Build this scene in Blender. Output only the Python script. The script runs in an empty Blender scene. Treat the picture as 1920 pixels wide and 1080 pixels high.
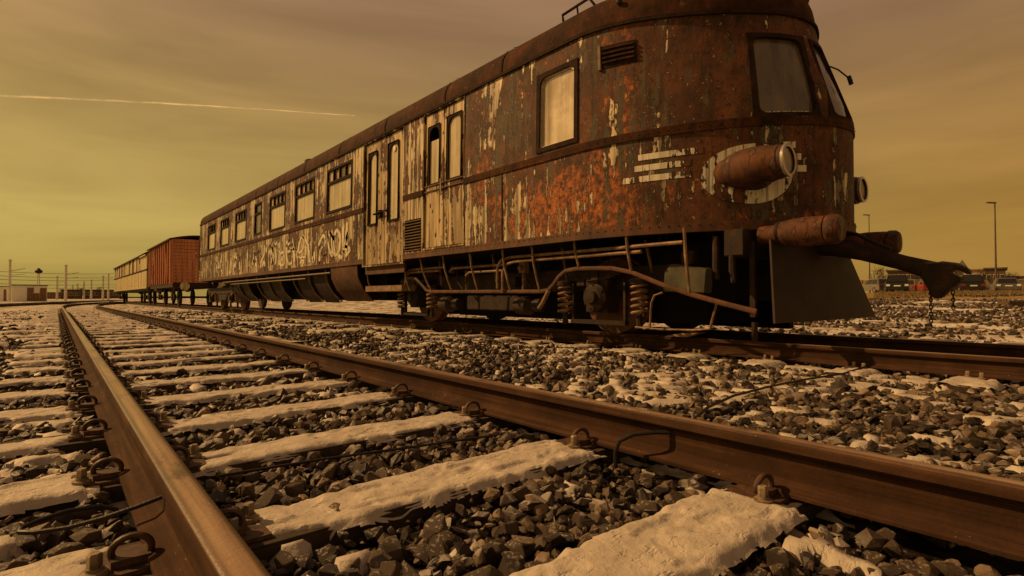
import bpy, bmesh, math, random
import numpy as np
from mathutils import Vector, Matrix
R = math.radians
random.seed(7)
rng = np.random.default_rng(11)
scene = bpy.context.scene
COL = scene.collection

# ------------------------------------------------------------------ camera, sky, sun, exposure
RT = 0.17                     # top of rail above the sleepers
YAW = math.atan(855 / 1000)   # the tracks run off to the left of the view axis
cam_d = bpy.data.cameras.new('camera')
cam_d.sensor_width = 36.0
cam_d.lens = 18.75
cam_d.clip_start = 0.05
cam_d.clip_end = 30000
cam = bpy.data.objects.new('camera', cam_d)
COL.objects.link(cam)
cam.location = (0, 0, RT + 0.438)
cam.rotation_euler = (R(90) + math.atan(18 / 1000), 0, -YAW)
scene.camera = cam

SUN_EL, SUN_AZ = R(37), R(37)      # azimuth counted from +Y (along the rails) towards the left
to_sun = Vector((-math.sin(SUN_AZ) * math.cos(SUN_EL), math.cos(SUN_AZ) * math.cos(SUN_EL), math.sin(SUN_EL)))
sun_d = bpy.data.lights.new('sun', 'SUN')
sun_d.energy = 3.7
sun_d.angle = R(1.0)
sun_d.color = (1.0, 0.565, 0.215)
sun = bpy.data.objects.new('sun', sun_d)
COL.objects.link(sun)
sun.rotation_euler = to_sun.to_track_quat('Z', 'Y').to_euler()

world = bpy.data.worlds.new('World')
scene.world = world
world.use_nodes = True
wn, wl = world.node_tree.nodes, world.node_tree.links
wn.clear()
w_out = wn.new('ShaderNodeOutputWorld')
w_bg = wn.new('ShaderNodeBackground')
w_bg.inputs['Strength'].default_value = 0.1
wl.new(w_bg.outputs[0], w_out.inputs[0])
w_sky = wn.new('ShaderNodeTexSky')
w_sky.sky_type = 'NISHITA'
w_sky.sun_disc = False
w_sky.sun_elevation = SUN_EL
w_sky.sun_rotation = -SUN_AZ
w_sky.dust_density = 4.0
w_sky.ozone_density = 1.0
w_bw = wn.new('ShaderNodeRGBToBW')
wl.new(w_sky.outputs[0], w_bw.inputs[0])
w_lum = wn.new('ShaderNodeMapRange')          # a hazy winter sky: the sky's brightness, flattened by thin cloud
w_lum.inputs['From Min'].default_value = 0.0
w_lum.inputs['From Max'].default_value = 12.0
w_lum.inputs['To Min'].default_value = 3.0
w_lum.inputs['To Max'].default_value = 5.0
wl.new(w_bw.outputs[0], w_lum.inputs['Value'])
w_tc = wn.new('ShaderNodeTexCoord')
w_sep = wn.new('ShaderNodeSeparateXYZ')
wl.new(w_tc.outputs['Generated'], w_sep.inputs[0])
w_ramp = wn.new('ShaderNodeValToRGB')
cr = w_ramp.color_ramp
cr.elements[0].position = 0.0
cr.elements[0].color = (1.06, 0.74, 0.165, 1)
cr.elements[1].position = 0.8
cr.elements[1].color = (0.48, 0.27, 0.14, 1)
e = cr.elements.new(0.13); e.color = (1.18, 0.83, 0.225, 1)
e = cr.elements.new(0.30); e.color = (0.99, 0.62, 0.20, 1)
e = cr.elements.new(0.46); e.color = (0.88, 0.50, 0.235, 1)
wl.new(w_sep.outputs['Z'], w_ramp.inputs[0])
w_ramp2 = wn.new('ShaderNodeValToRGB')        # away from the sun the haze is redder
cr = w_ramp2.color_ramp
cr.elements[0].position = 0.0
cr.elements[0].color = (1.10, 0.60, 0.115, 1)
cr.elements[1].position = 0.8
cr.elements[1].color = (0.48, 0.27, 0.16, 1)
e = cr.elements.new(0.13); e.color = (1.08, 0.58, 0.125, 1)
e = cr.elements.new(0.30); e.color = (0.98, 0.53, 0.18, 1)
e = cr.elements.new(0.46); e.color = (0.86, 0.475, 0.27, 1)
wl.new(w_sep.outputs['Z'], w_ramp2.inputs[0])
w_dot = wn.new('ShaderNodeVectorMath'); w_dot.operation = 'DOT_PRODUCT'
w_dot.inputs[1].default_value = (-math.sin(SUN_AZ), math.cos(SUN_AZ), 0)
wl.new(w_tc.outputs['Generated'], w_dot.inputs[0])
w_side = wn.new('ShaderNodeMapRange')
w_side.inputs['From Min'].default_value = -0.55; w_side.inputs['From Max'].default_value = 0.75
wl.new(w_dot.outputs['Value'], w_side.inputs['Value'])
w_mix = wn.new('ShaderNodeMix'); w_mix.data_type = 'RGBA'
wl.new(w_side.outputs[0], w_mix.inputs[0]); wl.new(w_ramp2.outputs[0], w_mix.inputs[6]); wl.new(w_ramp.outputs[0], w_mix.inputs[7])
w_map = wn.new('ShaderNodeMapping')
w_map.inputs['Scale'].default_value = (1.3, 1.3, 7.5)
w_map.inputs['Rotation'].default_value = (R(4), R(7), R(20))
wl.new(w_tc.outputs['Generated'], w_map.inputs[0])
w_cl = wn.new('ShaderNodeTexNoise')
w_cl.inputs['Scale'].default_value = 1.7
w_cl.inputs['Detail'].default_value = 7
w_cl.inputs['Roughness'].default_value = 0.52
w_cl.inputs['Distortion'].default_value = 0.5
wl.new(w_map.outputs[0], w_cl.inputs['Vector'])
w_cr = wn.new('ShaderNodeMapRange')
w_cr.inputs['From Min'].default_value = 0.3
w_cr.inputs['From Max'].default_value = 0.72
w_cr.inputs['To Min'].default_value = 0.84
w_cr.inputs['To Max'].default_value = 1.22
wl.new(w_cl.outputs['Fac'], w_cr.inputs['Value'])
w_m1 = wn.new('ShaderNodeMath'); w_m1.operation = 'MULTIPLY'
wl.new(w_lum.outputs[0], w_m1.inputs[0]); wl.new(w_cr.outputs[0], w_m1.inputs[1])
w_m2 = wn.new('ShaderNodeVectorMath'); w_m2.operation = 'SCALE'
wl.new(w_mix.outputs[2], w_m2.inputs[0]); wl.new(w_m1.outputs[0], w_m2.inputs['Scale'])
wl.new(w_m2.outputs[0], w_bg.inputs['Color'])

scene.render.engine = 'CYCLES'
scene.cycles.use_denoising = True
scene.cycles.max_bounces = 6
vs = scene.view_settings
vs.view_transform = 'Standard'
vs.look = 'None'
vs.exposure = 0.0
vs.gamma = 1.0

# ------------------------------------------------------------------ numpy noise
def _hash(ix, iy, seed):
    h = (ix.astype(np.int64) * 374761393 + iy.astype(np.int64) * 668265263 + seed * 982451653) & 0x7fffffff
    h = ((h ^ (h >> 13)) * 1274126177) & 0x7fffffff
    return ((h ^ (h >> 16)) & 0xffff) / 65535.0
def vnoise(x, y, seed=0):
    ix, iy = np.floor(x), np.floor(y)
    fx, fy = x - ix, y - iy
    fx = fx * fx * (3 - 2 * fx); fy = fy * fy * (3 - 2 * fy)
    a, b = _hash(ix, iy, seed), _hash(ix + 1, iy, seed)
    c, d = _hash(ix, iy + 1, seed), _hash(ix + 1, iy + 1, seed)
    return (a * (1 - fx) + b * fx) * (1 - fy) + (c * (1 - fx) + d * fx) * fy
def fbm(x, y, oct=4, seed=0):
    s, a, t = 0, 1.0, 0
    for i in range(oct):
        s = s + a * vnoise(x * 2 ** i + 17.3 * i, y * 2 ** i - 9.1 * i, seed + i); t += a; a *= 0.5
    return s / t

# ------------------------------------------------------------------ materials
class NT:
    def __init__(s, name):
        s.m = bpy.data.materials.new(name); s.m.use_nodes = True
        s.t = s.m.node_tree; s.b = s.t.nodes['Principled BSDF']
        s.tc = s.t.nodes.new('ShaderNodeTexCoord')
        s.co = s.tc.outputs['Object']
        s._geo = None
    def geo(s, o):
        if not s._geo: s._geo = s.t.nodes.new('ShaderNodeNewGeometry')
        return s._geo.outputs[o]
    def put(s, sock, v):
        if isinstance(v, bpy.types.NodeSocket): s.t.links.new(v, sock)
        elif isinstance(v, (tuple, list)) and len(v) == 3 and len(sock.default_value) == 4: sock.default_value = (*v, 1)
        else: sock.default_value = v
    def vec(s, sc, co=None, loc=(0, 0, 0)):
        n = s.t.nodes.new('ShaderNodeMapping'); s.put(n.inputs['Vector'], co or s.co)
        n.inputs['Scale'].default_value = sc; n.inputs['Location'].default_value = loc
        return n.outputs[0]
    def noise(s, scale, detail=4, rough=0.55, sc=None, dist=0, loc=(0, 0, 0), co=None):
        n = s.t.nodes.new('ShaderNodeTexNoise')
        s.put(n.inputs['Vector'], s.vec(sc or (1, 1, 1), co, loc))
        n.inputs['Scale'].default_value = scale; n.inputs['Detail'].default_value = detail
        n.inputs['Roughness'].default_value = rough; n.inputs['Distortion'].default_value = dist
        return n.outputs['Fac']
    def voro(s, scale, feature='F1', sc=None, out='Distance'):
        n = s.t.nodes.new('ShaderNodeTexVoronoi'); n.feature = feature
        s.put(n.inputs['Vector'], s.vec(sc or (1, 1, 1))); n.inputs['Scale'].default_value = scale
        return n.outputs[out]
    def sep(s, v=None):
        n = s.t.nodes.new('ShaderNodeSeparateXYZ'); s.put(n.inputs[0], v or s.co); return n.outputs
    def math(s, op, a, b=0.0, c=None, clamp=False):
        n = s.t.nodes.new('ShaderNodeMath'); n.operation = op; n.use_clamp = clamp
        s.put(n.inputs[0], a); s.put(n.inputs[1], b)
        if c is not None: s.put(n.inputs[2], c)
        return n.outputs[0]
    def rng(s, v, a, b, c=0.0, d=1.0, smooth=True):
        n = s.t.nodes.new('ShaderNodeMapRange')
        if smooth: n.interpolation_type = 'SMOOTHSTEP'
        s.put(n.inputs['Value'], v)
        for k, x in zip(('From Min', 'From Max', 'To Min', 'To Max'), (a, b, c, d)): s.put(n.inputs[k], x)
        return n.outputs[0]
    def ramp(s, f, pts):
        n = s.t.nodes.new('ShaderNodeValToRGB'); s.put(n.inputs[0], f); el = n.color_ramp.elements
        while len(el) < len(pts): el.new(0.5)
        for q, (p, c) in zip(el, pts): q.position = p; q.color = (*c, 1)
        return n.outputs[0]
    def mix(s, f, a, b, mode='MIX'):
        n = s.t.nodes.new('ShaderNodeMix'); n.data_type = 'RGBA'; n.blend_type = mode
        s.put(n.inputs[0], f); s.put(n.inputs[6], a); s.put(n.inputs[7], b); return n.outputs[2]
    def bump(s, h, strength=0.3, dist=0.01):
        n = s.t.nodes.new('ShaderNodeBump'); s.put(n.inputs['Height'], h)
        n.inputs['Strength'].default_value = strength; n.inputs['Distance'].default_value = dist
        s.t.links.new(n.outputs[0], s.b.inputs['Normal'])
    def fin(s, color=None, rough=None, metal=None, spec=None):
        for k, v in (('Base Color', color), ('Roughness', rough), ('Metallic', metal), ('Specular IOR Level', spec)):
            if v is not None: s.put(s.b.inputs[k], v)
        return s.m

M = {}
def simple(name, col, rough=0.7, var=0.35, scale=9.0, metal=0.0, bump=0.15, spec=0.3):
    t = NT(name)
    n = t.noise(scale, 6, 0.6)
    lo = tuple(c * (1 - var) for c in col); hi = tuple(min(1, c * (1 + var)) for c in col)
    c = t.ramp(n, [(0.3, lo), (0.7, hi)])
    t.bump(t.noise(scale * 4, 4), bump, 0.01)
    M[name] = t.fin(c, rough, metal, spec)
    return M[name]

RUST_D, RUST_M, RUST_O = (0.024, 0.012, 0.008), (0.090, 0.036, 0.017), (0.42, 0.115, 0.030)
def rust_nodes(t, k=1.0):
    a = t.noise(2.2, 8, 0.62)
    b = t.noise(11, 6, 0.6, sc=(1, 1, 0.45))
    f = t.math('ADD', t.math('MULTIPLY', a, 0.6), t.math('MULTIPLY', b, 0.4))
    return t.ramp(f, [(0.34, tuple(c * k for c in RUST_D)), (0.50, tuple(c * k for c in RUST_M)), (0.62, tuple(c * k for c in (0.16, 0.058, 0.023))), (0.74, (0.32, 0.10, 0.03))]), a, b

def flaking(name, paint_lo, paint_hi, bias, orange, spots=0.0, streakc=(0.06, 0.035, 0.02)):
    """old paint flaking off rusted steel; bias(t) -> socket or value added to the paint mask"""
    t = NT(name)
    rust, a, b = rust_nodes(t)
    blotch = t.noise(1.35, 9, 0.68, sc=(1, 1, 0.8), loc=(3.1, 1.7, 0.4))
    streak = t.noise(1.0, 5, 0.55, sc=(11, 11, 0.7), loc=(0.3, 7.1, 2.2))
    fine = t.noise(16, 6, 0.65, sc=(1, 1, 0.5))
    s = t.math('ADD', t.math('MULTIPLY', blotch, 0.50), t.math('MULTIPLY', streak, 0.36))
    s = t.math('ADD', s, t.math('MULTIPLY', fine, 0.18))
    s = t.math('ADD', s, bias(t))
    mask = t.rng(s, 0.515, 0.535)
    if orange > 0:
        o = t.noise(0.9, 6, 0.6, loc=(9.2, 4.4, 1.0))
        y, z = t.sep()[1], t.sep()[2]
        o = t.math('ADD', o, t.math('MULTIPLY', t.rng(y, 0.5, 1.9, -0.12, 1.0), t.rng(y, 3.5, 7.5, orange, -0.04)))
        o = t.math('ADD', o, t.rng(z, 1.1, 2.6, 0.05, -0.14))
        o = t.math('ADD', o, t.math('MULTIPLY', t.math('SUBTRACT', t.noise(7.0, 9, 0.78, sc=(1, 1, 0.55)), 0.5), 0.75))
        rust = t.mix(t.rng(o, 0.54, 0.66, 0, 0.9), rust, t.mix(t.rng(t.noise(13, 6, 0.65), 0.35, 0.65), (0.070, 0.026, 0.011), (0.52, 0.16, 0.038)))
    if orange > 0:     # remains of an older dark green-grey coat, rain streaks and pitting
        g = t.math('ADD', t.math('MULTIPLY', t.noise(1.9, 8, 0.7, sc=(1, 1, 0.6), loc=(6, 2, 8)), 0.6), t.math('MULTIPLY', t.noise(1.0, 6, 0.6, sc=(10, 10, 0.7), loc=(1, 5, 3)), 0.4))
        rust = t.mix(t.math('MULTIPLY', t.rng(g, 0.53, 0.545), 0.9), rust, t.mix(t.noise(5, 5), (0.045, 0.040, 0.026), (0.13, 0.105, 0.065)))
        rust = t.mix(t.rng(t.noise(1.0, 6, 0.65, sc=(17, 17, 0.55), loc=(3, 9, 1)), 0.55, 0.70, 0, 0.8), rust, (0.020, 0.013, 0.010))
        rust = t.mix(t.rng(t.noise(24, 5, 0.7), 0.56, 0.63, 0, 0.85), rust, (0.018, 0.011, 0.008))
        rust = t.mix(t.rng(t.noise(19, 5, 0.7, loc=(5, 5, 5)), 0.635, 0.67, 0, 0.9), rust, (0.52, 0.36, 0.19))
    pc = t.mix(t.rng(t.noise(1.0, 4, 0.5, sc=(14, 14, 0.6)), 0.35, 0.65), paint_lo, paint_hi)
    pc = t.mix(t.rng(t.noise(1.0, 5, 0.6, sc=(26, 26, 0.9), loc=(4, 4, 0)), 0.54, 0.66, 0, 0.75), pc, streakc)
    if spots > 0:
        d = t.voro(7.5, sc=(1, 1, 0.62))
        d = t.math('ADD', d, t.math('MULTIPLY', t.noise(18, 3), 0.30))
        mask = t.math('MULTIPLY', mask, t.rng(d, spots, spots + 0.03))
    edge = t.math('MULTIPLY', t.rng(s, 0.485, 0.515), t.rng(s, 0.515, 0.53, 1, 0))
    base = t.mix(t.math('MULTIPLY', edge, 0.75), rust, (0.018, 0.011, 0.008))
    col = t.mix(mask, base, pc)
    h = t.math('ADD', t.math('MULTIPLY', mask, 0.7), t.math('MULTIPLY', fine, 0.5))
    h = t.math('ADD', h, t.math('MULTIPLY', t.noise(1.1, 2, 0.4, loc=(2, 2, 2)), 2.2))
    t.bump(h, 0.55, 0.012)
    t.fin(col, t.rng(mask, 0, 1, 0.78, 0.48, False), 0.0, 0.35)
    M[name] = t.m

def bias_side(t):
    y, z = t.sep()[1], t.sep()[2]
    f = t.rng(y, 0.2, 6.0, -0.045, 0.004)
    f = t.math('ADD', f, t.rng(y, 8, 14, -0.006, -0.010))
    return t.math('ADD', f, t.math('MULTIPLY', t.rng(z, 2.0, 2.4), t.rng(y, 2.0, 5.0, -0.045, -0.012)))
flaking('side_paint', (0.15, 0.115, 0.07), (0.72, 0.60, 0.38), bias_side, 0.105)
flaking('door_paint', (0.28, 0.21, 0.12), (0.62, 0.49, 0.29), lambda t: 0.035, 0, 0.33)
flaking('stripe_paint', (0.62, 0.58, 0.46), (0.86, 0.82, 0.70), lambda t: 0.035, 0, 0.12)
flaking('lamp_paint', (0.065, 0.033, 0.022), (0.10, 0.05, 0.032), lambda t: 0.02, 0)
flaking('buffer_paint', (0.20, 0.06, 0.04), (0.15, 0.065, 0.04), lambda t: 0.0, 0)
flaking('wagon_red', (0.42, 0.16, 0.080), (0.62, 0.27, 0.14), lambda t: 0.17, 0, 0.10, (0.26, 0.07, 0.03))
flaking('wagon_red_dark', (0.22, 0.06, 0.03), (0.36, 0.11, 0.05), lambda t: 0.10, 0, 0.12)
flaking('wagon_cream', (0.40, 0.31, 0.15), (0.72, 0.62, 0.36), lambda t: 0.10, 0, 0.14)

t = NT('roof_rust'); c, a, b = rust_nodes(t, 0.6)
c = t.mix(t.rng(t.noise(19, 6, 0.7), 0.55, 0.65, 0, 0.8), c, (0.014, 0.010, 0.008))
c = t.mix(t.rng(t.noise(6, 8, 0.7, loc=(4, 1, 2)), 0.60, 0.66, 0, 0.8), c, (0.15, 0.075, 0.04))
c = t.mix(t.rng(t.noise(1.0, 4, sc=(9, 9, 0.8)), 0.55, 0.7, 0, 0.6), c, (0.03, 0.022, 0.018))
t.bump(t.noise(9, 6), 0.45, 0.015); M['roof_rust'] = t.fin(c, 0.88, 0.0, 0.15)
t = NT('rust'); c, a, b = rust_nodes(t); t.bump(b, 0.35, 0.01); M['rust'] = t.fin(c, 0.75)
t = NT('gear'); n = t.noise(7, 6, 0.65)
c = t.ramp(n, [(0.3, (0.012, 0.009, 0.007)), (0.55, (0.035, 0.020, 0.013)), (0.75, (0.10, 0.045, 0.025))])
t.bump(n, 0.3, 0.01); M['gear'] = t.fin(c, 0.7, 0, 0.3)
t = NT('gear_pipe'); n = t.noise(9, 6, 0.65)
c = t.ramp(n, [(0.3, (0.09, 0.048, 0.028)), (0.55, (0.25, 0.15, 0.085)), (0.72, (0.46, 0.32, 0.20))])  # pale tones: highlights on pipes and rods put into the colour
t.bump(n, 0.25, 0.01); M['gear_pipe'] = t.fin(c, 0.65)
simple('skirt_dark', (0.030, 0.016, 0.011), 0.7, 0.4, 3)
simple('dark_fill', (0.008, 0.006, 0.005), 0.9, 0.3, 4)
simple('black_rubber', (0.014, 0.012, 0.011), 0.6, 0.3, 20)
simple('cable', (0.02, 0.016, 0.014), 0.5, 0.3, 30)
simple('steel_bright', (0.55, 0.50, 0.42), 0.3, 0.2, 15, 0.6)
simple('moulding', (0.030, 0.017, 0.012), 0.85, 0.5, 8, 0, 0.3, 0.1)
simple('louvre', (0.17, 0.12, 0.07), 0.6, 0.4, 14)
flaking('graffiti', (0.60, 0.52, 0.36), (0.84, 0.77, 0.58), lambda t: 0.055, 0, 0.16)
simple('green_plate', (0.075, 0.070, 0.045), 0.6, 0.4, 6)
simple('wood_sleeper', (0.055, 0.040, 0.030), 0.9, 0.5, 12)

t = NT('rail_rust')      # brown weathered rail, smoother on the running surface
n1 = t.noise(5, 6, 0.6); n2 = t.noise(1.0, 5, 0.6, sc=(60, 1.2, 60)); n3 = t.noise(70, 3)
f = t.math('ADD', t.math('MULTIPLY', n1, 0.45), t.math('MULTIPLY', n2, 0.55))
c = t.ramp(f, [(0.35, (0.028, 0.015, 0.009)), (0.52, (0.060, 0.030, 0.017)), (0.68, (0.11, 0.056, 0.031))])
top = t.math('MULTIPLY', t.rng(t.sep(t.geo('Normal'))[2], 0.55, 0.95), t.rng(t.sep()[2], 0.150, 0.162))
band_ = t.rng(t.math('ABSOLUTE', t.math('SUBTRACT', t.math('ABSOLUTE', t.sep()[0]), 0.7525)), 0.014, 0.024, 1, 0.25)
c = t.mix(t.math('MULTIPLY', t.math('MULTIPLY', top, band_), 0.9), c, t.ramp(n2, [(0.3, (0.20, 0.115, 0.070)), (0.7, (0.46, 0.32, 0.21))]))
c = t.mix(t.rng(t.noise(3.0, 6, 0.7, sc=(3, 1, 1)), 0.50, 0.66, 0, 0.7), c, (0.035, 0.020, 0.013))
spk = t.math('MULTIPLY', t.rng(t.noise(130, 2, 0.5), 0.72, 0.75), t.rng(t.noise(6, 3), 0.50, 0.6))
c = t.mix(t.math('MULTIPLY', spk, t.rng(t.sep(t.geo('Normal'))[2], 0.3, 0.6)), c, (0.7, 0.68, 0.64))
t.bump(t.math('ADD', n1, t.math('MULTIPLY', n3, 0.7)), 0.45, 0.005)
M['rail_rust'] = t.fin(c, t.rng(top, 0, 1, 0.88, 0.30), 0.0, t.rng(top, 0, 1, 0.12, 0.5))
t = NT('clip_rust'); n = t.noise(30, 5)
M['clip_rust'] = t.fin(t.ramp(n, [(0.3, (0.03, 0.017, 0.011)), (0.7, (0.13, 0.065, 0.036))]), 0.6); t.bump(n, 0.3, 0.003)
t = NT('bolt_rust'); n = t.noise(40, 5)
M['bolt_rust'] = t.fin(t.ramp(n, [(0.3, (0.10, 0.07, 0.045)), (0.7, (0.38, 0.29, 0.19))]), 0.5); t.bump(n, 0.3, 0.003)

t = NT('snow')           # old crusted snow with blown grit
n1 = t.noise(9, 7, 0.62); n2 = t.noise(60, 5, 0.6); n3 = t.noise(2.2, 4)
c = t.ramp(n1, [(0.30, (0.40, 0.355, 0.30)), (0.62, (0.59, 0.535, 0.46))])
c = t.mix(t.rng(t.noise(34, 6, 0.7), 0.66, 0.74), c, (0.22, 0.17, 0.12))
pit = t.rng(t.noise(17, 4, 0.6, sc=(1, 2.2, 1)), 0.58, 0.72)
t.bump(t.math('SUBTRACT', t.math('ADD', n1, t.math('MULTIPLY', n2, 0.45)), t.math('MULTIPLY', pit, 0.8)), 0.45, 0.02)
M['snow'] = t.fin(c, 0.55, 0, 0.3)

t = NT('ballast_stone')  # each stone its own tone, grey brown granite, some frost on top
rp = t.geo('Random Per Island')
c = t.ramp(rp, [(0.0, (0.018, 0.012, 0.008)), (0.40, (0.058, 0.040, 0.026)), (0.75, (0.125, 0.088, 0.057)), (1.0, (0.29, 0.215, 0.145))])
c = t.mix(0.55, c, t.ramp(t.noise(28, 6, 0.65), [(0.3, (0.25, 0.22, 0.2)), (0.7, (1.0, 0.95, 0.9))]), 'MULTIPLY')
fr = t.math('MULTIPLY', t.rng(t.sep(t.geo('Normal'))[2], 0.72, 0.92), t.rng(t.noise(4.5, 3, 0.5), 0.54, 0.60))
c = t.mix(t.math('MULTIPLY', fr, 0.5), c, (0.60, 0.56, 0.50))
t.bump(t.noise(55, 6, 0.65), 0.7, 0.006)
M['ballast_stone'] = t.fin(c, t.rng(t.noise(20, 4), 0.3, 0.7, 0.38, 0.75), 0, 0.5)
t = NT('ballast_bed')
v = t.voro(16); n = t.noise(14, 6)
c = t.ramp(v, [(0.0, (0.035, 0.027, 0.020)), (0.5, (0.012, 0.009, 0.007))])
t.bump(t.math('SUBTRACT', n, v), 0.9, 0.03); M['ballast_bed'] = t.fin(c, 0.95, 0, 0.1)

t = NT('ground')         # yard: trodden snow, cinders, dry grass
n = t.noise(0.9, 9, 0.68); n2 = t.noise(0.09, 5, 0.6); n4 = t.noise(5.0, 6, 0.7)
f = t.math('ADD', t.math('MULTIPLY', n, 0.62), t.math('MULTIPLY', n4, 0.38))
dirt = t.mix(t.rng(n4, 0.35, 0.65), (0.035, 0.025, 0.017), (0.12, 0.085, 0.05))
grass = t.mix(t.noise(11, 5, 0.7), (0.13, 0.085, 0.032), (0.42, 0.30, 0.12))
x = t.sep()[0]
gm = t.math('MULTIPLY', t.rng(x, 30, 37), t.rng(x, 50, 57, 1, 0))
low = t.mix(t.math('MAXIMUM', t.rng(n2, 0.52, 0.6, 0, 0.7), gm), dirt, grass)
c = t.mix(t.rng(t.math('SUBTRACT', f, t.math('MULTIPLY', gm, 0.10)), 0.480, 0.505), low, (0.70, 0.665, 0.615))
t.bump(f, 0.9, 0.12); M['ground'] = t.fin(c, 0.85, 0, 0.15)

t = NT('dusty_sky_glass')    # dusty pane: reflected sky and curtain streaks put into the pale colour
n = t.noise(1.0, 5, 0.6, sc=(11, 11, 0.45)); n2 = t.noise(2.5, 5)
c = t.ramp(t.math('ADD', t.math('MULTIPLY', n, 0.7), t.math('MULTIPLY', n2, 0.3)), [(0.32, (0.24, 0.18, 0.10)), (0.6, (0.66, 0.55, 0.37))])
t.fin(c, t.rng(n2, 0.3, 0.7, 0.10, 0.28), 0.0, 1.0); t.b.inputs['IOR'].default_value = 1.9
M['dusty_sky_glass'] = t.m
t = NT('cab_glass')
n = t.noise(1.0, 5, 0.6, sc=(7, 7, 0.6))
c = t.ramp(n, [(0.35, (0.075, 0.060, 0.040)), (0.65, (0.17, 0.135, 0.085))])
t.fin(c, 0.22, 0, 0.9); M['cab_glass'] = t.m
t = NT('lens_glass'); M['lens_glass'] = t.fin((0.30, 0.25, 0.18), 0.08, 0.2, 1.0)
t = NT('car_glass'); M['car_glass'] = t.fin((0.02, 0.018, 0.016), 0.06, 0, 0.8)
simple('car_black', (0.02, 0.018, 0.017), 0.3, 0.2, 3, 0.2, 0.02, 0.6)
simple('car_grey', (0.12, 0.11, 0.10), 0.3, 0.2, 3, 0.3, 0.02, 0.6)
simple('car_red', (0.24, 0.022, 0.02), 0.3, 0.2, 3, 0.1, 0.02, 0.6)
simple('car_silver', (0.22, 0.20, 0.18), 0.3, 0.15, 3, 0.4, 0.02, 0.6)
simple('car_brown', (0.16, 0.09, 0.05), 0.3, 0.2, 3, 0.2, 0.02, 0.6)
simple('plate_white', (0.8, 0.78, 0.7), 0.5, 0.05, 3)
simple('tail_red', (0.30, 0.03, 0.02), 0.3, 0.1, 3)
simple('shed_white', (0.88, 0.86, 0.80), 0.7, 0.04, 2)
simple('shed_door', (0.22, 0.13, 0.065), 0.7, 0.3, 4)
simple('shed_roof', (0.10, 0.085, 0.07), 0.8, 0.3, 2)
simple('concrete', (0.66, 0.61, 0.50), 0.85, 0.15, 3)
simple('pole_metal', (0.10, 0.08, 0.06), 0.5, 0.3, 3, 0.3)
simple('wall_dark', (0.10, 0.062, 0.04), 0.8, 0.35, 0.4)
simple('wall_cream', (0.55, 0.45, 0.29), 0.8, 0.15, 0.5)
simple('wall_brick', (0.26, 0.12, 0.07), 0.8, 0.3, 0.6)
simple('window_dark', (0.03, 0.026, 0.022), 0.2, 0.2, 3, 0, 0.0, 0.7)
simple('bark', (0.05, 0.035, 0.025), 0.9, 0.4, 6)
simple('twigs', (0.07, 0.045, 0.03), 0.9, 0.4, 3)

# ------------------------------------------------------------------ mesh helpers
ORG = {}
def org(o):
    return ORG.get(o.name, Vector((0, 0, 0)))
def thing(name, label, cat, loc, group=None):
    o = bpy.data.objects.new(name, None); COL.objects.link(o)
    o.empty_display_size = 0.2; o.location = loc
    o['label'] = label; o['category'] = cat
    if group: o['group'] = group
    ORG[o.name] = Vector(loc)
    return o
def tag(o, label, cat, group=None):
    o['label'] = label; o['category'] = cat
    if group: o['group'] = group
    return o
def struct(o, kind='structure'):
    o['kind'] = kind; return o
def link_mesh(name, me, parent=None, loc=None):
    o = bpy.data.objects.new(name, me); COL.objects.link(o)
    if parent is not None:
        o.parent = parent; ORG[o.name] = org(parent)
    if loc is not None: o.location = loc
    return o
def smooth_mesh(me, ang=35):
    me.polygons.foreach_set('use_smooth', [True] * len(me.polygons))
    try: me.set_sharp_from_angle(angle=R(ang))
    except Exception: pass

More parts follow.
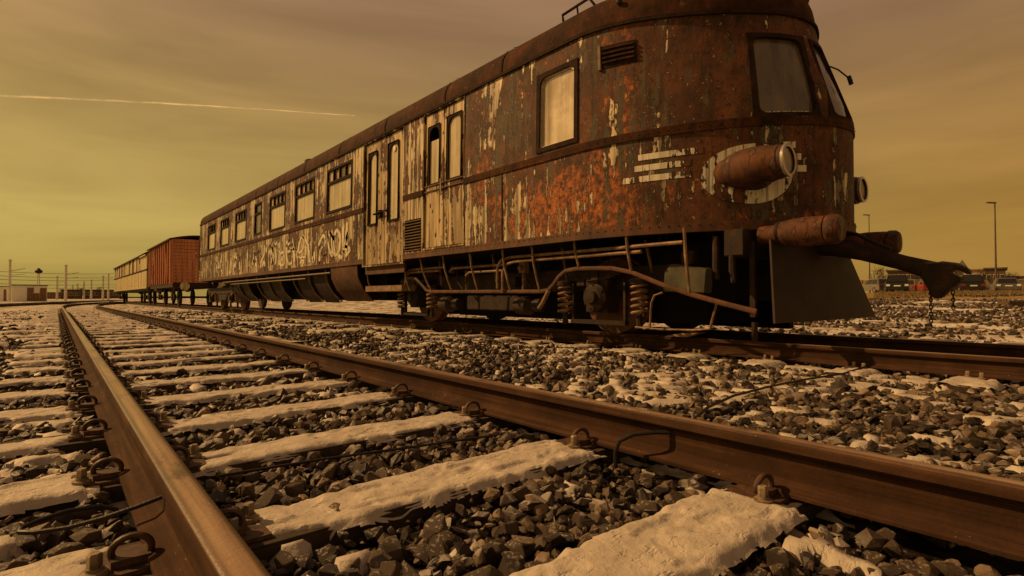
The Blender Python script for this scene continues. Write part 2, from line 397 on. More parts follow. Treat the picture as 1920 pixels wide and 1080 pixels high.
class MB:
    def __init__(s): s.v = []; s.f = []
    def add(s, vs, fs):
        o = len(s.v); s.v += [tuple(p) for p in vs]; s.f += [tuple(i + o for i in q) for q in fs]; return s
    def box(s, x0, x1, y0, y1, z0, z1):
        return s.add([(x, y, z) for x in (x0, x1) for y in (y0, y1) for z in (z0, z1)],
                     [(0, 1, 3, 2), (4, 6, 7, 5), (0, 4, 5, 1), (2, 3, 7, 6), (0, 2, 6, 4), (1, 5, 7, 3)])
    def obox(s, c, size, mat3):
        hx, hy, hz = (q / 2 for q in size); c = Vector(c)
        vs = [c + mat3 @ Vector((x, y, z)) for x in (-hx, hx) for y in (-hy, hy) for z in (-hz, hz)]
        return s.add(vs, [(0, 1, 3, 2), (4, 6, 7, 5), (0, 4, 5, 1), (2, 3, 7, 6), (0, 2, 6, 4), (1, 5, 7, 3)])
    def bar(s, a, b, w, h):
        a, b = Vector(a), Vector(b); d = b - a; L = d.length
        q = d.to_track_quat('Y', 'Z').to_matrix()
        return s.obox((a + b) / 2, (w, L, h), q)
    def tube(s, pts, r, n=8, cap=True, closed=False, flat=(1, 1)):
        P = [Vector(p) for p in pts]; m = len(P); rr = r if isinstance(r, (list, tuple)) else [r] * m
        up = None; vs = []
        for i, p in enumerate(P):
            if closed: d = P[(i + 1) % m] - P[i - 1]
            else: d = P[min(i + 1, m - 1)] - P[max(i - 1, 0)]
            d.normalize()
            if up is None: up = Vector((0, 0, 1)) if abs(d.z) < 0.9 else Vector((0, 1, 0))
            sd = d.cross(up).normalized(); up = sd.cross(d).normalized()
            for k in range(n):
                t_ = 2 * math.pi * k / n
                vs.append(p + (sd * math.cos(t_) * flat[0] + up * math.sin(t_) * flat[1]) * rr[i])
        fs = []
        for i in range(m if closed else m - 1):
            a, b = i * n, ((i + 1) % m) * n
            fs += [(a + k, a + (k + 1) % n, b + (k + 1) % n, b + k) for k in range(n)]
        if cap and not closed: fs += [tuple(range(n - 1, -1, -1)), tuple((m - 1) * n + k for k in range(n))]
        return s.add(vs, fs)
    def lathe(s, prof, o, axis, n=20, cap=True):
        ax = Vector(axis).normalized(); u = ax.orthogonal().normalized(); w = ax.cross(u); o = Vector(o); vs = []
        for h, r in prof:
            for k in range(n):
                t_ = 2 * math.pi * k / n
                vs.append(o + ax * h + (u * math.cos(t_) + w * math.sin(t_)) * max(r, 1e-4))
        fs = []
        for i in range(len(prof) - 1):
            a, b = i * n, (i + 1) * n
            fs += [(a + k, a + (k + 1) % n, b + (k + 1) % n, b + k) for k in range(n)]
        if cap: fs += [tuple(range(n - 1, -1, -1)), tuple((len(prof) - 1) * n + k for k in range(n))]
        return s.add(vs, fs)
    def prism(s, poly, a, b, f):
        """poly in 2D, f(p, w) -> 3D for w in (a, b)"""
        n = len(poly)
        return s.add([f(p, a) for p in poly] + [f(p, b) for p in poly],
                     [tuple(range(n - 1, -1, -1)), tuple(range(n, 2 * n))] + [(i, (i + 1) % n, n + (i + 1) % n, n + i) for i in range(n)])
    def mesh(s, name, o=(0, 0, 0), mat=None, smooth=True, bevel=0.0):
        me = bpy.data.meshes.new(name); o = Vector(o)
        me.from_pydata([tuple(Vector(p) - o) for p in s.v], [], s.f)
        bm = bmesh.new(); bm.from_mesh(me)
        bmesh.ops.recalc_face_normals(bm, faces=bm.faces)
        if bevel > 0: bmesh.ops.bevel(bm, geom=[e for e in bm.edges if len(e.link_faces) == 2 and e.calc_face_angle(0) > 0.6], offset=bevel, segments=2, affect='EDGES', clamp_overlap=True)
        bm.to_mesh(me); bm.free()
        if smooth: smooth_mesh(me)
        if mat: me.materials.append(M[mat] if isinstance(mat, str) else mat)
        return me
    def build(s, name, mat, parent=None, smooth=True, bevel=0.0):
        return link_mesh(name, s.mesh(name, org(parent) if parent else (0, 0, 0), mat, smooth, bevel), parent)

def grid_mesh(name, X, Y, Z, mat):
    h, w = X.shape
    v = np.stack([X, Y, Z], -1).reshape(-1, 3).astype(np.float32)
    idx = np.arange(h * w).reshape(h, w)
    q = np.stack([idx[:-1, :-1], idx[:-1, 1:], idx[1:, 1:], idx[1:, :-1]], -1).reshape(-1, 4)
    return np_mesh(name, v, q, mat, True)
def np_mesh(name, v, q, mat, smooth):
    me = bpy.data.meshes.new(name)
    me.vertices.add(len(v)); me.vertices.foreach_set('co', np.ascontiguousarray(v, np.float32).ravel())
    k = q.shape[1]
    me.loops.add(q.size); me.loops.foreach_set('vertex_index', np.ascontiguousarray(q, np.int32).ravel())
    me.polygons.add(len(q)); me.polygons.foreach_set('loop_start', np.arange(0, q.size, k, dtype=np.int32))
    try: me.polygons.foreach_set('loop_total', np.full(len(q), k, np.int32))
    except Exception: pass
    if smooth: me.polygons.foreach_set('use_smooth', np.ones(len(q), bool))
    else: me.polygons.foreach_set('use_smooth', np.zeros(len(q), bool))
    me.update(calc_edges=True); me.validate()
    if mat: me.materials.append(M[mat])
    return me
def arc(cx, cy, r, a0, a1, n):
    return [(cx + r * math.cos(R(a0 + (a1 - a0) * i / n)), cy + r * math.sin(R(a0 + (a1 - a0) * i / n))) for i in range(n + 1)]
CY, SY = math.cos(YAW), math.sin(YAW)
def cam_xy(lat, depth):      # a place given by metres right of and ahead of the camera
    return CY * lat + SY * depth, -SY * lat + CY * depth

# ------------------------------------------------------------------ ground
def ground_z(X, Y):
    rise = np.clip((X - 9) / 46, 0, 1); rise = rise * rise * (3 - 2 * rise) * 1.12
    return -0.11 + rise + 0.05 * (fbm(X * 0.25, Y * 0.25, 4, 3) - 0.5) * np.clip((np.abs(X - 3) - 6) / 6, 0, 1) + np.clip((-X - 6) / 60, 0, 1) * 0.12
def axis(a, b, near0, near1, fine, ratio):
    p = list(np.arange(near0, near1, fine)); s = fine; q = near1
    while q < b: s *= ratio; p.append(q); q += s
    p.append(b); s = fine; q = near0 - fine
    while q > a: p.insert(0, q); s *= ratio; q -= s
    p.insert(0, a); return np.array(p)
gx = axis(-4000, 6000, -12, 70, 1.0, 1.25); gy = axis(-3000, 8000, -10, 90, 1.0, 1.25)
GX, GY = np.meshgrid(gx, gy)
struct(link_mesh('ground', grid_mesh('ground', GX, GY, ground_z(GX, GY), 'ground')))
# ballast bed under both tracks
bx = np.arange(-2.6, 9.01, 0.3); by = np.arange(-4, 80.1, 0.5)
BX, BY = np.meshgrid(bx, by)
edge = np.clip(np.minimum(BX + 2.6, 9.0 - BX) / 1.4, 0, 1)
ballast = struct(link_mesh('ballast_bed', grid_mesh('ballast_bed', BX, BY, -0.16 + 0.10 * edge + 0.02 * (fbm(BX, BY, 3, 9) - 0.5), 'ballast_bed')))

# ------------------------------------------------------------------ tracks
LR, RR = 0.235, 1.740          # head centres of the near track's rails
TC = 6.07                      # centre of the railcar's track
CURVE_S, CURVE_R = 34.0, 145.0
def shift(s):                  # the near track swings right far away
    return 0 if s < CURVE_S else (s - CURVE_S) ** 2 / (2 * CURVE_R)
HALF = [(0, .159), (.020, .1585), (.030, .155), (.0355, .147), (.036, .125), (.031, .119), (.012, .108), (.009, .095), (.0085, .05), (.012, .034), (.030, .022), (.066, .012), (.070, .010), (.070, .0)]
PROF = HALF + [(-x, z) for x, z in HALF[::-1][:-1]]
def rail_mesh(name, pts, o):
    n = len(PROF); P = np.array(pts, float); d = np.gradient(P, axis=0); d /= np.linalg.norm(d, axis=1)[:, None]
    nr = np.stack([d[:, 1], -d[:, 0]], 1); pr = np.array(PROF)
    v = np.zeros((len(P), n, 3))
    v[:, :, :2] = P[:, None, :] + nr[:, None, :] * pr[None, :, :1]
    v[:, :, 2] = pr[None, :, 1] + 0.011
    v -= np.array(o)
    idx = np.arange(len(P) * n).reshape(len(P), n); nx = np.roll(idx, -1, 1)
    q = np.stack([idx[:-1], nx[:-1], nx[1:], idx[1:]], -1).reshape(-1, 4)
    me = np_mesh(name, v.reshape(-1, 3), q, 'rail_rust', True)
    bm = bmesh.new(); bm.from_mesh(me)
    bmesh.ops.recalc_face_normals(bm, faces=bm.faces); bm.to_mesh(me); bm.free()
    smooth_mesh(me, 40); return me
near_s = np.concatenate([np.arange(-3, 34, 1.5), np.arange(34, 84, 1.0)])
track1 = thing('railway_track', 'empty snowy railway track running away from the foreground, curving right far off', 'track', (0.9875, 0, 0))
for x in (LR, RR):
    link_mesh('rail', rail_mesh('rail', [(x + shift(s), s) for s in near_s], org(track1)), track1)
track2 = thing('railway_track', 'railway track under the rusty railcar and the two wagons', 'track', (TC, 0, 0))
for x in (TC - .7525, TC + .7525):
    link_mesh('rail', rail_mesh('rail', [(x, s) for s in np.arange(-4, 92, 4.0)], org(track2)), track2)
def left_path(off):
    pts = []
    for s in np.arange(16, 130, 2.0):
        x = -16 + 19.0 * (1 - math.exp(-(s - 10) / 38.0)) + max(0, s - 60) ** 2 / 700
        pts.append((x + off, s))
    return pts
track3 = thing('railway_track', 'far curved railway track at the left edge joining beyond the snow', 'track', (-6, 40, 0))
for off in (0, 1.505):
    link_mesh('rail', rail_mesh('rail', left_path(off), org(track3)), track3)

# sleepers, fastenings and the snow lying on the sleepers
sl_me = MB().box(-1.3, 1.3, -.12, .12, -.17, 0).mesh('sleeper', mat='wood_sleeper', bevel=.008)
def snow_cap(seed, L, hw, nx, ny, thick):
    x = np.linspace(-L / 2, L / 2, nx); y = np.linspace(-.30, .30, ny); X, Y = np.meshgrid(x, y)
    wob = hw + .050 * (fbm(X * 2.3 + seed * 7.7, X * 0 + seed, 4, seed) - .5) * 2 * .7
    wob2 = hw + .034 * (fbm(X * 2.9 + seed * 3.3, X * 0 - seed, 4, seed + 50) - .5) * 2
    gap = fbm(X * 1.8 + 5 * seed, Y * 5 + seed, 4, seed + 9)
    d = np.minimum(wob - Y, wob2 + Y)
    d = np.minimum(d, (L / 2 - np.abs(X)) * .8) - np.clip(gap - .60, 0, 1) * .65
    d += .022 * (fbm(X * 11, Y * 11 + seed * 3, 3, seed + 31) - .5) * 2
    m = np.clip(d / .035, -1, 1)
    Z = np.where(m > 0, thick * np.sqrt(np.clip(1 - (1 - m) ** 2, 0, 1)), m * .03) + .012 * (fbm(X * 6, Y * 6 + seed, 4, seed + 77) - .5) + .009 * (fbm(X * 22, Y * 22, 3, seed + 5) - .5) - .010 * np.clip(fbm(X * 9, Y * 16, 3, seed + 15) - .58, 0, 1) * 6
    rails_gap = np.minimum(np.abs(X + .7525), np.abs(X - .7525)) if L > 2 else np.full_like(X, 9)
    Z = np.where(rails_gap < .16, np.minimum(Z, -.02 + .02 * (rails_gap / .16)), Z)
    Z = np.where(m > .6, np.maximum(Z, .007), Z)
    keep = m > -.30; h_, w_ = X.shape; idx = np.arange(h_ * w_).reshape(h_, w_)
    kq = (keep[:-1, :-1] | keep[:-1, 1:] | keep[1:, 1:] | keep[1:, :-1]) & (rails_gap[:-1, :-1] > .13)
    q = np.stack([idx[:-1, :-1], idx[:-1, 1:], idx[1:, 1:], idx[1:, :-1]], -1)[kq]
    me = np_mesh('snow_cover', np.stack([X, Y, Z - .002], -1).reshape(-1, 3), q, 'snow', True)
    bm = bmesh.new(); bm.from_mesh(me); bmesh.ops.delete(bm, geom=[v for v in bm.verts if not v.link_faces], context='VERTS'); bm.to_mesh(me); bm.free()
    return me
caps_far = [snow_cap(100 + i, 2.6, .14, 70, 20, .024) for i in range(6)]
plate_me = MB().box(-.19, .19, -.08, .08, .0, .011).mesh('base_plate', mat='clip_rust', bevel=.003)
def clip_mesh():
    b = MB()
    pts = [(0.0 + .048 * math.cos(R(a)), .012 * math.sin(R(a * .5)), .045 + .042 * math.sin(R(a))) for a in range(-60, 250, 18)]
    pts = [(-.055, .014, .022)] + pts[::-1] + [(.045, -.012, .020)]
    b.tube(pts, .0105, 8)
    b.box(-.045, .050, -.034, .034, .011, .032)
    b.v = [(x * .78, y * .9, .004 + z * .74) for x, y, z in b.v]
    return b.mesh('rail_clip', mat='clip_rust')
clip_me = clip_mesh()
bolt_me = MB().lathe([(0, .026), (.010, .026), (.012, .018), (.018, .017)], (0, 0, .011), (0, 0, 1), 16).lathe([(.016, .0145), (.044, .0145), (.048, .011)], (0, 0, .011), (0, 0, 1), 6).mesh('bolt', mat='bolt_rust')
sleeper_s = [.76 + .747 * k for k in range(-1, 52)]
for i, s in enumerate(sleeper_s):
    dx = shift(s)
    j = link_mesh('sleeper', sl_me, track1, (dx, s, 0)); j.rotation_euler.z = random.uniform(-.01, .01)
    if i < 9: me = snow_cap(i + 1, 2.6, .122, 300, 90, .015)
    elif i < 18: me = snow_cap(i + 1, 2.6, .126, 130, 34, .017)
    else: me = caps_far[i % 6]
    link_mesh('snow_cover', me, j, (0, 0, 0))['kind'] = 'stuff'
    if i > 34: continue
    for x in (LR, RR):
        link_mesh('base_plate', plate_me, track1, (x - .9875 + dx, s, 0))
        for sd in (-1, 1):
            c = link_mesh('rail_clip', clip_me, track1, (x - .9875 + dx + sd * .098, s - .012, 0))
            c.rotation_euler.z = 0 if sd > 0 else math.pi
            c = link_mesh('bolt', bolt_me, track1, (x - .9875 + dx + sd * .165, s + .045 * sd, 0)); c.rotation_euler.z = random.random()
train_s = [.78 + .75 * k for k in range(-4, 36)]
for i, s in enumerate(train_s):
    j = link_mesh('sleeper', sl_me, track2, (0, s, 0))
    link_mesh('snow_cover', caps_far[(i * 5 + 2) % 6] if i > 9 else snow_cap(300 + i, 2.6, .14, 110, 24, .022), j, (0, 0, 0))['kind'] = 'stuff'
    if i > 26: continue
    for x in (-.7525, .7525):
        link_mesh('base_plate', plate_me, track2, (x, s, 0))
        for sd in (-1, 1):
            c = link_mesh('bolt', bolt_me, track2, (x + sd * .165, s + .04 * sd, 0))
            c = link_mesh('bolt', bolt_me, track2, (x + sd * .125, s - .045 * sd, 0))

# ------------------------------------------------------------------ ballast stones
def stone_variants(n, pts, seed, rounded=False):
    out = []; r_ = np.random.default_rng(seed)
    for i in range(n):
        p = r_.normal(size=(pts, 3)); p /= np.linalg.norm(p, axis=1)[:, None]
        p *= r_.uniform(.78, 1.12, size=(pts, 1)); p *= np.array([1.0, r_.uniform(.68, .95), r_.uniform(.5, .82)])
        bm = bmesh.new()
        for q in p: bm.verts.new(q)
        res = bmesh.ops.convex_hull(bm, input=bm.verts)
        bmesh.ops.delete(bm, geom=[g for g in res['geom_interior'] if isinstance(g, bmesh.types.BMVert)], context='VERTS')
        if rounded:
            bmesh.ops.dissolve_limit(bm, angle_limit=R(16), verts=bm.verts, edges=bm.edges)
            bmesh.ops.bevel(bm, geom=list(bm.edges), offset=.07, segments=1, affect='EDGES', clamp_overlap=True)
            for v_ in bm.verts: v_.co *= 1 + r_.normal(0, .03)
        bmesh.ops.triangulate(bm, faces=bm.faces); bm.verts.ensure_lookup_table()
        for k_, v_ in enumerate(bm.verts): v_.index = k_
        out.append((np.array([v.co[:] for v in bm.verts]), np.array([[v.index for v in f.verts] for f in bm.faces])))
        bm.free()
    return out
var_near = stone_variants(16, 17, 5, True); var_hi = stone_variants(14, 16, 8); var_lo = stone_variants(8, 9, 6)
sleeper_a, train_a = np.array(sleeper_s), np.array(train_s)
def free_of_track(X, Y, keep):
    ok = np.ones(len(X), bool)
    sh = np.where(Y > CURVE_S, (Y - CURVE_S) ** 2 / (2 * CURVE_R), 0)
    for x in (LR, RR): ok &= np.abs(X - x - sh) > .088
    for x in (TC - .7525, TC + .7525): ok &= np.abs(X - x) > .088
    on1 = (np.abs(X - .9875 - sh) < 1.32) & (np.min(np.abs(Y[:, None] - sleeper_a[None]), 1) < .135)
    on2 = (np.abs(X - TC) < 1.32) & (np.min(np.abs(Y[:, None] - train_a[None]), 1) < .135)
    return ok & (~(on1 | on2) | (rng.random(len(X)) < keep))
def scatter(d0, d1, dens, size, tall):
    n = int(dens * (d1 - d0) * (d1 + d0 + 1.6) * 1.15)
    D = np.sqrt(rng.uniform(d0 ** 2, d1 ** 2, n)) if d0 > 0 else d1 * np.sqrt(rng.random(n))
    lat = rng.uniform(-1, 1, n) * (D * 1.02 + .8)
    X, Y = CY * lat + SY * D, -SY * lat + CY * D
    ok = free_of_track(X, Y, .05) & (X > -3.2) & (X < 13)
    X, Y = X[ok], Y[ok]
    edge_ = np.clip(np.minimum(X + 2.6, 9.0 - X) / 1.4, 0, 1)
    S = size * (.42 + .95 * rng.random(len(X)) ** 1.2) * np.where(rng.random(len(X)) < .10, 1.35, 1)
    Z = -.165 + .10 * edge_ + S * .35 + rng.random(len(X)) ** 2 * tall
    return X, Y, Z, S
def join_stones(P, variants, seed):
    X, Y, Z, S = P; r_ = np.random.default_rng(seed); V, F = [], []; base = 0
    pick = r_.integers(0, len(variants), len(X))
    for k, (v, f) in enumerate(variants):
        i = np.where(pick == k)[0]; m = len(i)
        if not m: continue
        a = r_.uniform(0, 2 * math.pi, (m, 1)); tx = r_.normal(0, .45, (m, 1)); ty = r_.normal(0, .45, (m, 1))
        p = np.repeat(v[None], m, 0) * S[i][:, None, None]
        x, y, z = p[..., 0], p[..., 1], p[..., 2]
        y, z = y * np.cos(tx) - z * np.sin(tx), y * np.sin(tx) + z * np.cos(tx)
        x, z = x * np.cos(ty) + z * np.sin(ty), -x * np.sin(ty) + z * np.cos(ty)
        x, y = x * np.cos(a) - y * np.sin(a), x * np.sin(a) + y * np.cos(a)
        V.append(np.stack([x + X[i][:, None], y + Y[i][:, None], z + Z[i][:, None]], -1).reshape(-1, 3))
        F.append((f[None] + (np.arange(m) * len(v))[:, None, None] + base).reshape(-1, 3)); base += m * len(v)
    return np.concatenate(V), np.concatenate(F)
near = scatter(.45, 3.4, 820, .0325, .040)
# the stones that show largest are pieces of their own
depth = SY * near[0] + CY * near[1]
order = np.argsort(depth / near[3] + np.where(near[2] + near[3] * .5 < -.03, 9, 0))
big = order[(depth[order] > .75) & (np.abs(CY * near[0][order] - SY * near[1][order]) < depth[order] * .98)][:300]
stone_me = []
for v, f in var_near:
    me = np_mesh('ballast_stone', v, f, 'ballast_stone', False); stone_me.append(me)
for k, i in enumerate(big):
    o = link_mesh('ballast_stone', stone_me[k % len(stone_me)], ballast, (near[0][i], near[1][i], near[2][i]))
    o.scale = (near[3][i],) * 3; o.rotation_euler = (rng.normal(0, .45), rng.normal(0, .45), rng.uniform(0, 6.28))
rest = np.ones(len(near[0]), bool); rest[big] = False
v1, f1 = join_stones([q[rest] for q in near], var_near, 1)
vf, ff = join_stones(scatter(.45, 2.8, 900, .013, .035), var_lo, 7)      # fines and chips among the near stones
v1, f1 = np.concatenate([v1, vf]), np.concatenate([f1, ff + len(v1)])
v2, f2 = join_stones(scatter(3.4, 6.0, 350, .036, .036), var_hi, 2)
v5, f5 = join_stones(scatter(6.0, 10, 310, .038, .036), var_lo, 9)
v2, f2 = np.concatenate([v2, v5]), np.concatenate([f2, f5 + len(v2)])
v3, f3 = join_stones(scatter(10, 24, 95, .055, .03), var_lo, 3)
n_ = 9000; D_ = np.sqrt(rng.uniform(49, 900, n_)); la = rng.uniform(.35, 1.08, n_) * D_; X_, Y_ = CY * la + SY * D_, -SY * la + CY * D_
ok_ = (X_ > 8.6) & (fbm(X_ * .5, Y_ * .5, 3, 61) > .50); X_, Y_ = X_[ok_], Y_[ok_]; S_ = rng.uniform(.03, .10, len(X_))
v4, f4 = join_stones((X_, Y_, ground_z(X_, Y_) + S_ * .35, S_), var_lo, 4)
v3, f3 = np.concatenate([v3, v4]), np.concatenate([f3, f4 + len(v3)])
bs = link_mesh('ballast', np_mesh('ballast', np.concatenate([v1, v2, v3]), np.concatenate([f1, f2 + len(v1), f3 + len(v1) + len(v2)]), 'ballast_stone', False))
struct(bs, 'stuff'); tag(bs, 'loose grey brown ballast stones filling the ground around the tracks', 'ballast')

# ------------------------------------------------------------------ snow lying between the stones
def snow_sheet(x0, x1, y0, y1, st, seed, fq, lift):
    X, Y = np.meshgrid(np.arange(x0, x1 + st, st), np.arange(y0, y1 + st, st))
    edge_ = np.clip(np.minimum(X + 2.6, 9.0 - X) / 1.4, 0, 1)
    n = fbm(X * fq, Y * fq, 5, seed) * .66 + fbm(X * 1.3, Y * 1.3, 3, seed + 20) * .34
    between = (X > LR) & (X < RR)
    cover = np.where(X < LR, .43, np.where(between, .385, np.where(X < TC - 1.2, .435, .51)))
    far = np.clip((SY * X + CY * Y - 5) / 12, 0, 1)
    cover = cover + far * np.where(X < RR + .3, .16, .035)
    h = (n - (1 - cover))
    Z = -.155 + .10 * edge_ + np.clip(h * 1.4, -.08, lift) + .012 * (fbm(X * 5, Y * 5, 3, seed + 3) - .5)
    sh = np.where(Y > CURVE_S, (Y - CURVE_S) ** 2 / (2 * CURVE_R), 0)
    for xr in (LR, RR): Z = np.where(np.abs(X - xr - sh) < .14, np.minimum(Z, -.05), Z)
    for xr in (TC - .7525, TC + .7525): Z = np.where(np.abs(X - xr) < .14, np.minimum(Z, -.05), Z)
    return X, Y, Z
X, Y, Z = snow_sheet(-2.4, 9.0, .2, 7.4, .026, 40, 9.0, .046)
sn = struct(link_mesh('snow', grid_mesh('snow', X, Y, Z, 'snow')), 'stuff'); tag(sn, 'thin patches of old snow lying between the ballast stones', 'snow')
X, Y, Z = snow_sheet(-2.4, 13.0, 7.43, 60, .09, 41, 3.2, .065)
sn = struct(link_mesh('snow', grid_mesh('snow', X, Y, Z, 'snow')), 'stuff'); tag(sn, 'broader snow cover on the track bed farther off', 'snow')
X, Y, Z = snow_sheet(9.03, 15.0, -4, 7.4, .07, 42, 2.4, .10)
sn = struct(link_mesh('snow', grid_mesh('snow', X, Y, Z, 'snow')), 'stuff'); tag(sn, 'rough snow beside the track in front of the railcar nose', 'snow')

# ------------------------------------------------------------------ the rusty railcar
HW, NB, NN, NY0 = 1.50, 2.40, 1.85, 4.25      # half width, nose depth, roundness, where the nose curve starts
CAR_END = 25.6
Z_SILL, Z_EAVE, ROOF_RISE = 1.15, 3.50, 0.62
NOSE_DB, NOSE_DROP = 0.36, 0.13
_t = np.linspace(0, math.pi / 2, 400)
_dx = HW * np.abs(np.sin(_t)) ** (2 / NN); _dy = NB * np.abs(np.cos(_t)) ** (2 / NN)    # t=0 tip, t=90deg side
_u = np.concatenate([[0], np.cumsum(np.hypot(np.diff(_dx), np.diff(_dy)))])
U0 = float(_u[-1])
def US(s): return U0 + (s - NY0)              # arc length of a place on the straight left side
def sm(x): x = min(1, max(0, x)); return x * x * (3 - 2 * x)
def plan(u):
    a = abs(u); sg = -1 if u >= 0 else 1
    if a >= U0: return sg * HW, -(a - U0)
    return sg * float(np.interp(a, _u, _dx)), float(np.interp(a, _u, _dy))
def nz(u, z):
    w = sm(1.35 * (1 - abs(u) / U0)) if abs(u) < U0 else 0
    return z - NOSE_DROP * w * min(1, max(0, (z - 2.2) / 1.3))
def SP(u, z, off=0.0):
    """point of the body shell: u along the plan outline (0 at the nose, + left side), z above the rail"""
    b = (NB - NOSE_DB * sm(max(0, z - 2.1) / 1.5) * 1.0) / NB
    if z > Z_SILL: b *= 1
    a_ = abs(u)
    if a_ < U0 and z > 2.2:      # the window posts stand a little less raked than the nose
        u = u - math.copysign(.17 * min(1.0, (z - 2.2)) * sm((a_ - .05) / .35) * sm((U0 - a_) / (U0 - 1.1)), u)
    x, d = plan(u); x1, d1 = plan(u + .01); x0, d0 = plan(u - .01)
    if d > 0: d *= b
    tx, td = x1 - x0, d1 - d0; L = math.hypot(tx, td) or 1
    nx_, nd = -td / L, tx / L
    if nx_ * x + nd * max(d, 0) < 0: nx_, nd = -nx_, -nd
    tuck = 0.018 * max(0, z - 2.2)
    return Vector((TC + x * (1 - tuck / HW) + nx_ * off, NY0 - d - nd * off, RT + nz(u, z)))
def RP(u, ph, off=0.0):
    """point of the roof: ph 0 at the eaves, 1 on the crown"""
    e_ = max(0.0, math.cos(ph * math.pi / 2)) ** (2 / 2.6); r_ = math.sin(ph * math.pi / 2) ** (2 / 2.6)
    x, d = plan(u); b = (NB - NOSE_DB) / NB
    if d > 0: d *= b * (.25 + .75 * e_ ** .9)
    tuck = 0.018 * (Z_EAVE - 2.2)
    return Vector((TC + (x * (1 - tuck / HW)) * e_ * (1 + off / HW), NY0 - d, RT + nz(u, Z_EAVE) + (ROOF_RISE + (nz(0, 0) - 0) * 0 + (Z_EAVE - nz(u, Z_EAVE)) * r_) * r_ + off * r_))
def us(u0, u1, step=.12):
    n = max(1, int(math.ceil(abs(u1 - u0) / step)))
    if min(abs(u0), abs(u1)) >= U0 and u0 * u1 > 0: n = 1
    return [u0 + (u1 - u0) * i / n for i in range(n + 1)]
def band(b, u0, u1, z0, z1, o0, o1, zs=1):
    """slab lying on the shell between offsets o0 (inside) and o1 (outside)"""
    U = us(u0, u1); Z = [z0 + (z1 - z0) * i / zs for i in range(zs + 1)]
    for k in range(zs):
        vs = []
        for u in U: vs += [SP(u, Z[k], o0), SP(u, Z[k], o1), SP(u, Z[k + 1], o1), SP(u, Z[k + 1], o0)]
        fs = []
        for i in range(len(U) - 1):
            a, c = i * 4, i * 4 + 4
            fs += [(a, a + 1, c + 1, c), (a + 1, a + 2, c + 2, c + 1), (a + 2, a + 3, c + 3, c + 2), (a + 3, a, c, c + 3)]
        fs += [(0, 3, 2, 1), tuple(len(vs) - 4 + q for q in (0, 1, 2, 3))]
        b.add(vs, fs)
    return b
def rrect(u0, u1, z0, z1, r, n=6, top_only=False):
    p = []
    for cx, cz, a in ((u1 - r, z1 - r, 0), (u0 + r, z1 - r, 90), (u0 + r, z0 + r, 180), (u1 - r, z0 + r, 270)):
        if top_only and a >= 180: p += [((u0 if a == 180 else u1), z0)] * (n + 1)
        else: p += arc(cx, cz, r, a, a + 90, n)
    m = n + 1          # densify the straight runs so that the ring follows the curved nose
    out = []
    for i, q in enumerate(p):
        out.append(q); nx_ = p[(i + 1) % len(p)]
        if (i % m) == m - 1 and abs(nx_[0] - q[0]) > .15:
            k = int(abs(nx_[0] - q[0]) / .1)
            out += [(q[0] + (nx_[0] - q[0]) * j / (k + 1), q[1] + (nx_[1] - q[1]) * j / (k + 1)) for j in range(1, k + 1)]
    return out
def ring(b, u0, u1, z0, z1, wi, wo, r, o_in, o_out, top_only=False):
    """window surround: inner outline wi inside the opening, outer outline wo outside it"""
    I = rrect(u0 + wi, u1 - wi, z0 + wi, z1 - wi, r, 6, top_only)
    n = len(I); cx, cz = (u0 + u1) / 2, (z0 + z1) / 2
    O = []
    for (u, z) in I:       # push out to the outer rectangle
        O.append((min(max(u0 - wo, u + math.copysign(wi + wo + r * .32, u - cx) if abs(u - cx) > (u1 - u0) / 2 - wi - r - 1e-6 else u), u1 + wo),
                  min(max(z0 - wo, z + math.copysign(wi + wo + r * .32, z - cz) if abs(z - cz) > (z1 - z0) / 2 - wi - r - 1e-6 else z), z1 + wo)))
    vs = [SP(u, z, o_in) for u, z in I] + [SP(u, z, o_out) for u, z in I] + [SP(u, z, o_out) for u, z in O] + [SP(u, z, -.004) for u, z in O]
    fs = []
    for k in range(3):
        fs += [(k * n + i, k * n + (i + 1) % n, (k + 1) * n + (i + 1) % n, (k + 1) * n + i) for i in range(n)]
    return b.add(vs, fs)
def pane(b, u0, u1, z0, z1, off, th=.006):
    return band(b, u0, u1, z0, z1, off - th, off)

car = thing('railcar', 'long rusty abandoned railcar with rounded nose and flaking paint', 'railcar', (TC, 2.0, RT))
# openings: (s0, s1, z0, z1) on the straight side
coach_wins = [(10.42, 11.70), (12.50, 13.78), (14.60, 15.92), (18.40, 19.70), (20.62, 21.86), (22.75, 23.95)]
holes = []
for s0, s1 in coach_wins: holes.append((US(s0), US(s1), 2.32, 3.25))
holes.append((US(16.74), US(17.42), 2.35, 3.25))
WIN1 = (US(4.20), US(4.84), 2.27, 3.20); holes.append(WIN1)
DOOR1 = (US(6.46), US(7.58), 1.24, 3.43); holes.append(DOOR1)
DOOR2 = (US(8.27), US(9.83), 1.06, 3.43); holes.append(DOOR2)
LOUV1 = (US(7.66), US(8.20), 1.22, 1.76); holes.append(LOUV1)
CABW = (.47, 1.07, 2.22, 3.19); FRW = (-.30, .31, 2.22, 3.19); CABR = (-1.07, -.47, 2.22, 3.19)
for h in (CABW, FRW, CABR): holes.append(h)
uu = set(np.round(np.linspace(-U0, U0, 96), 4)) | {US(CAR_END), -US(CAR_END)}
uu |= set(np.round(np.arange(US(5), US(CAR_END), 1.0), 4)) | set(np.round(-np.arange(US(6), US(CAR_END), 2.5), 4))
zz = {Z_SILL, 2.12, 2.20, Z_EAVE, 1.4, 1.75, 2.6, 2.95}
for h in holes: uu |= {round(h[0], 4), round(h[1], 4)}; zz |= {round(h[2], 4), round(h[3], 4)}
uu = sorted(uu); zz = sorted(z for z in zz if z >= Z_SILL)
b = MB(); idx = {}
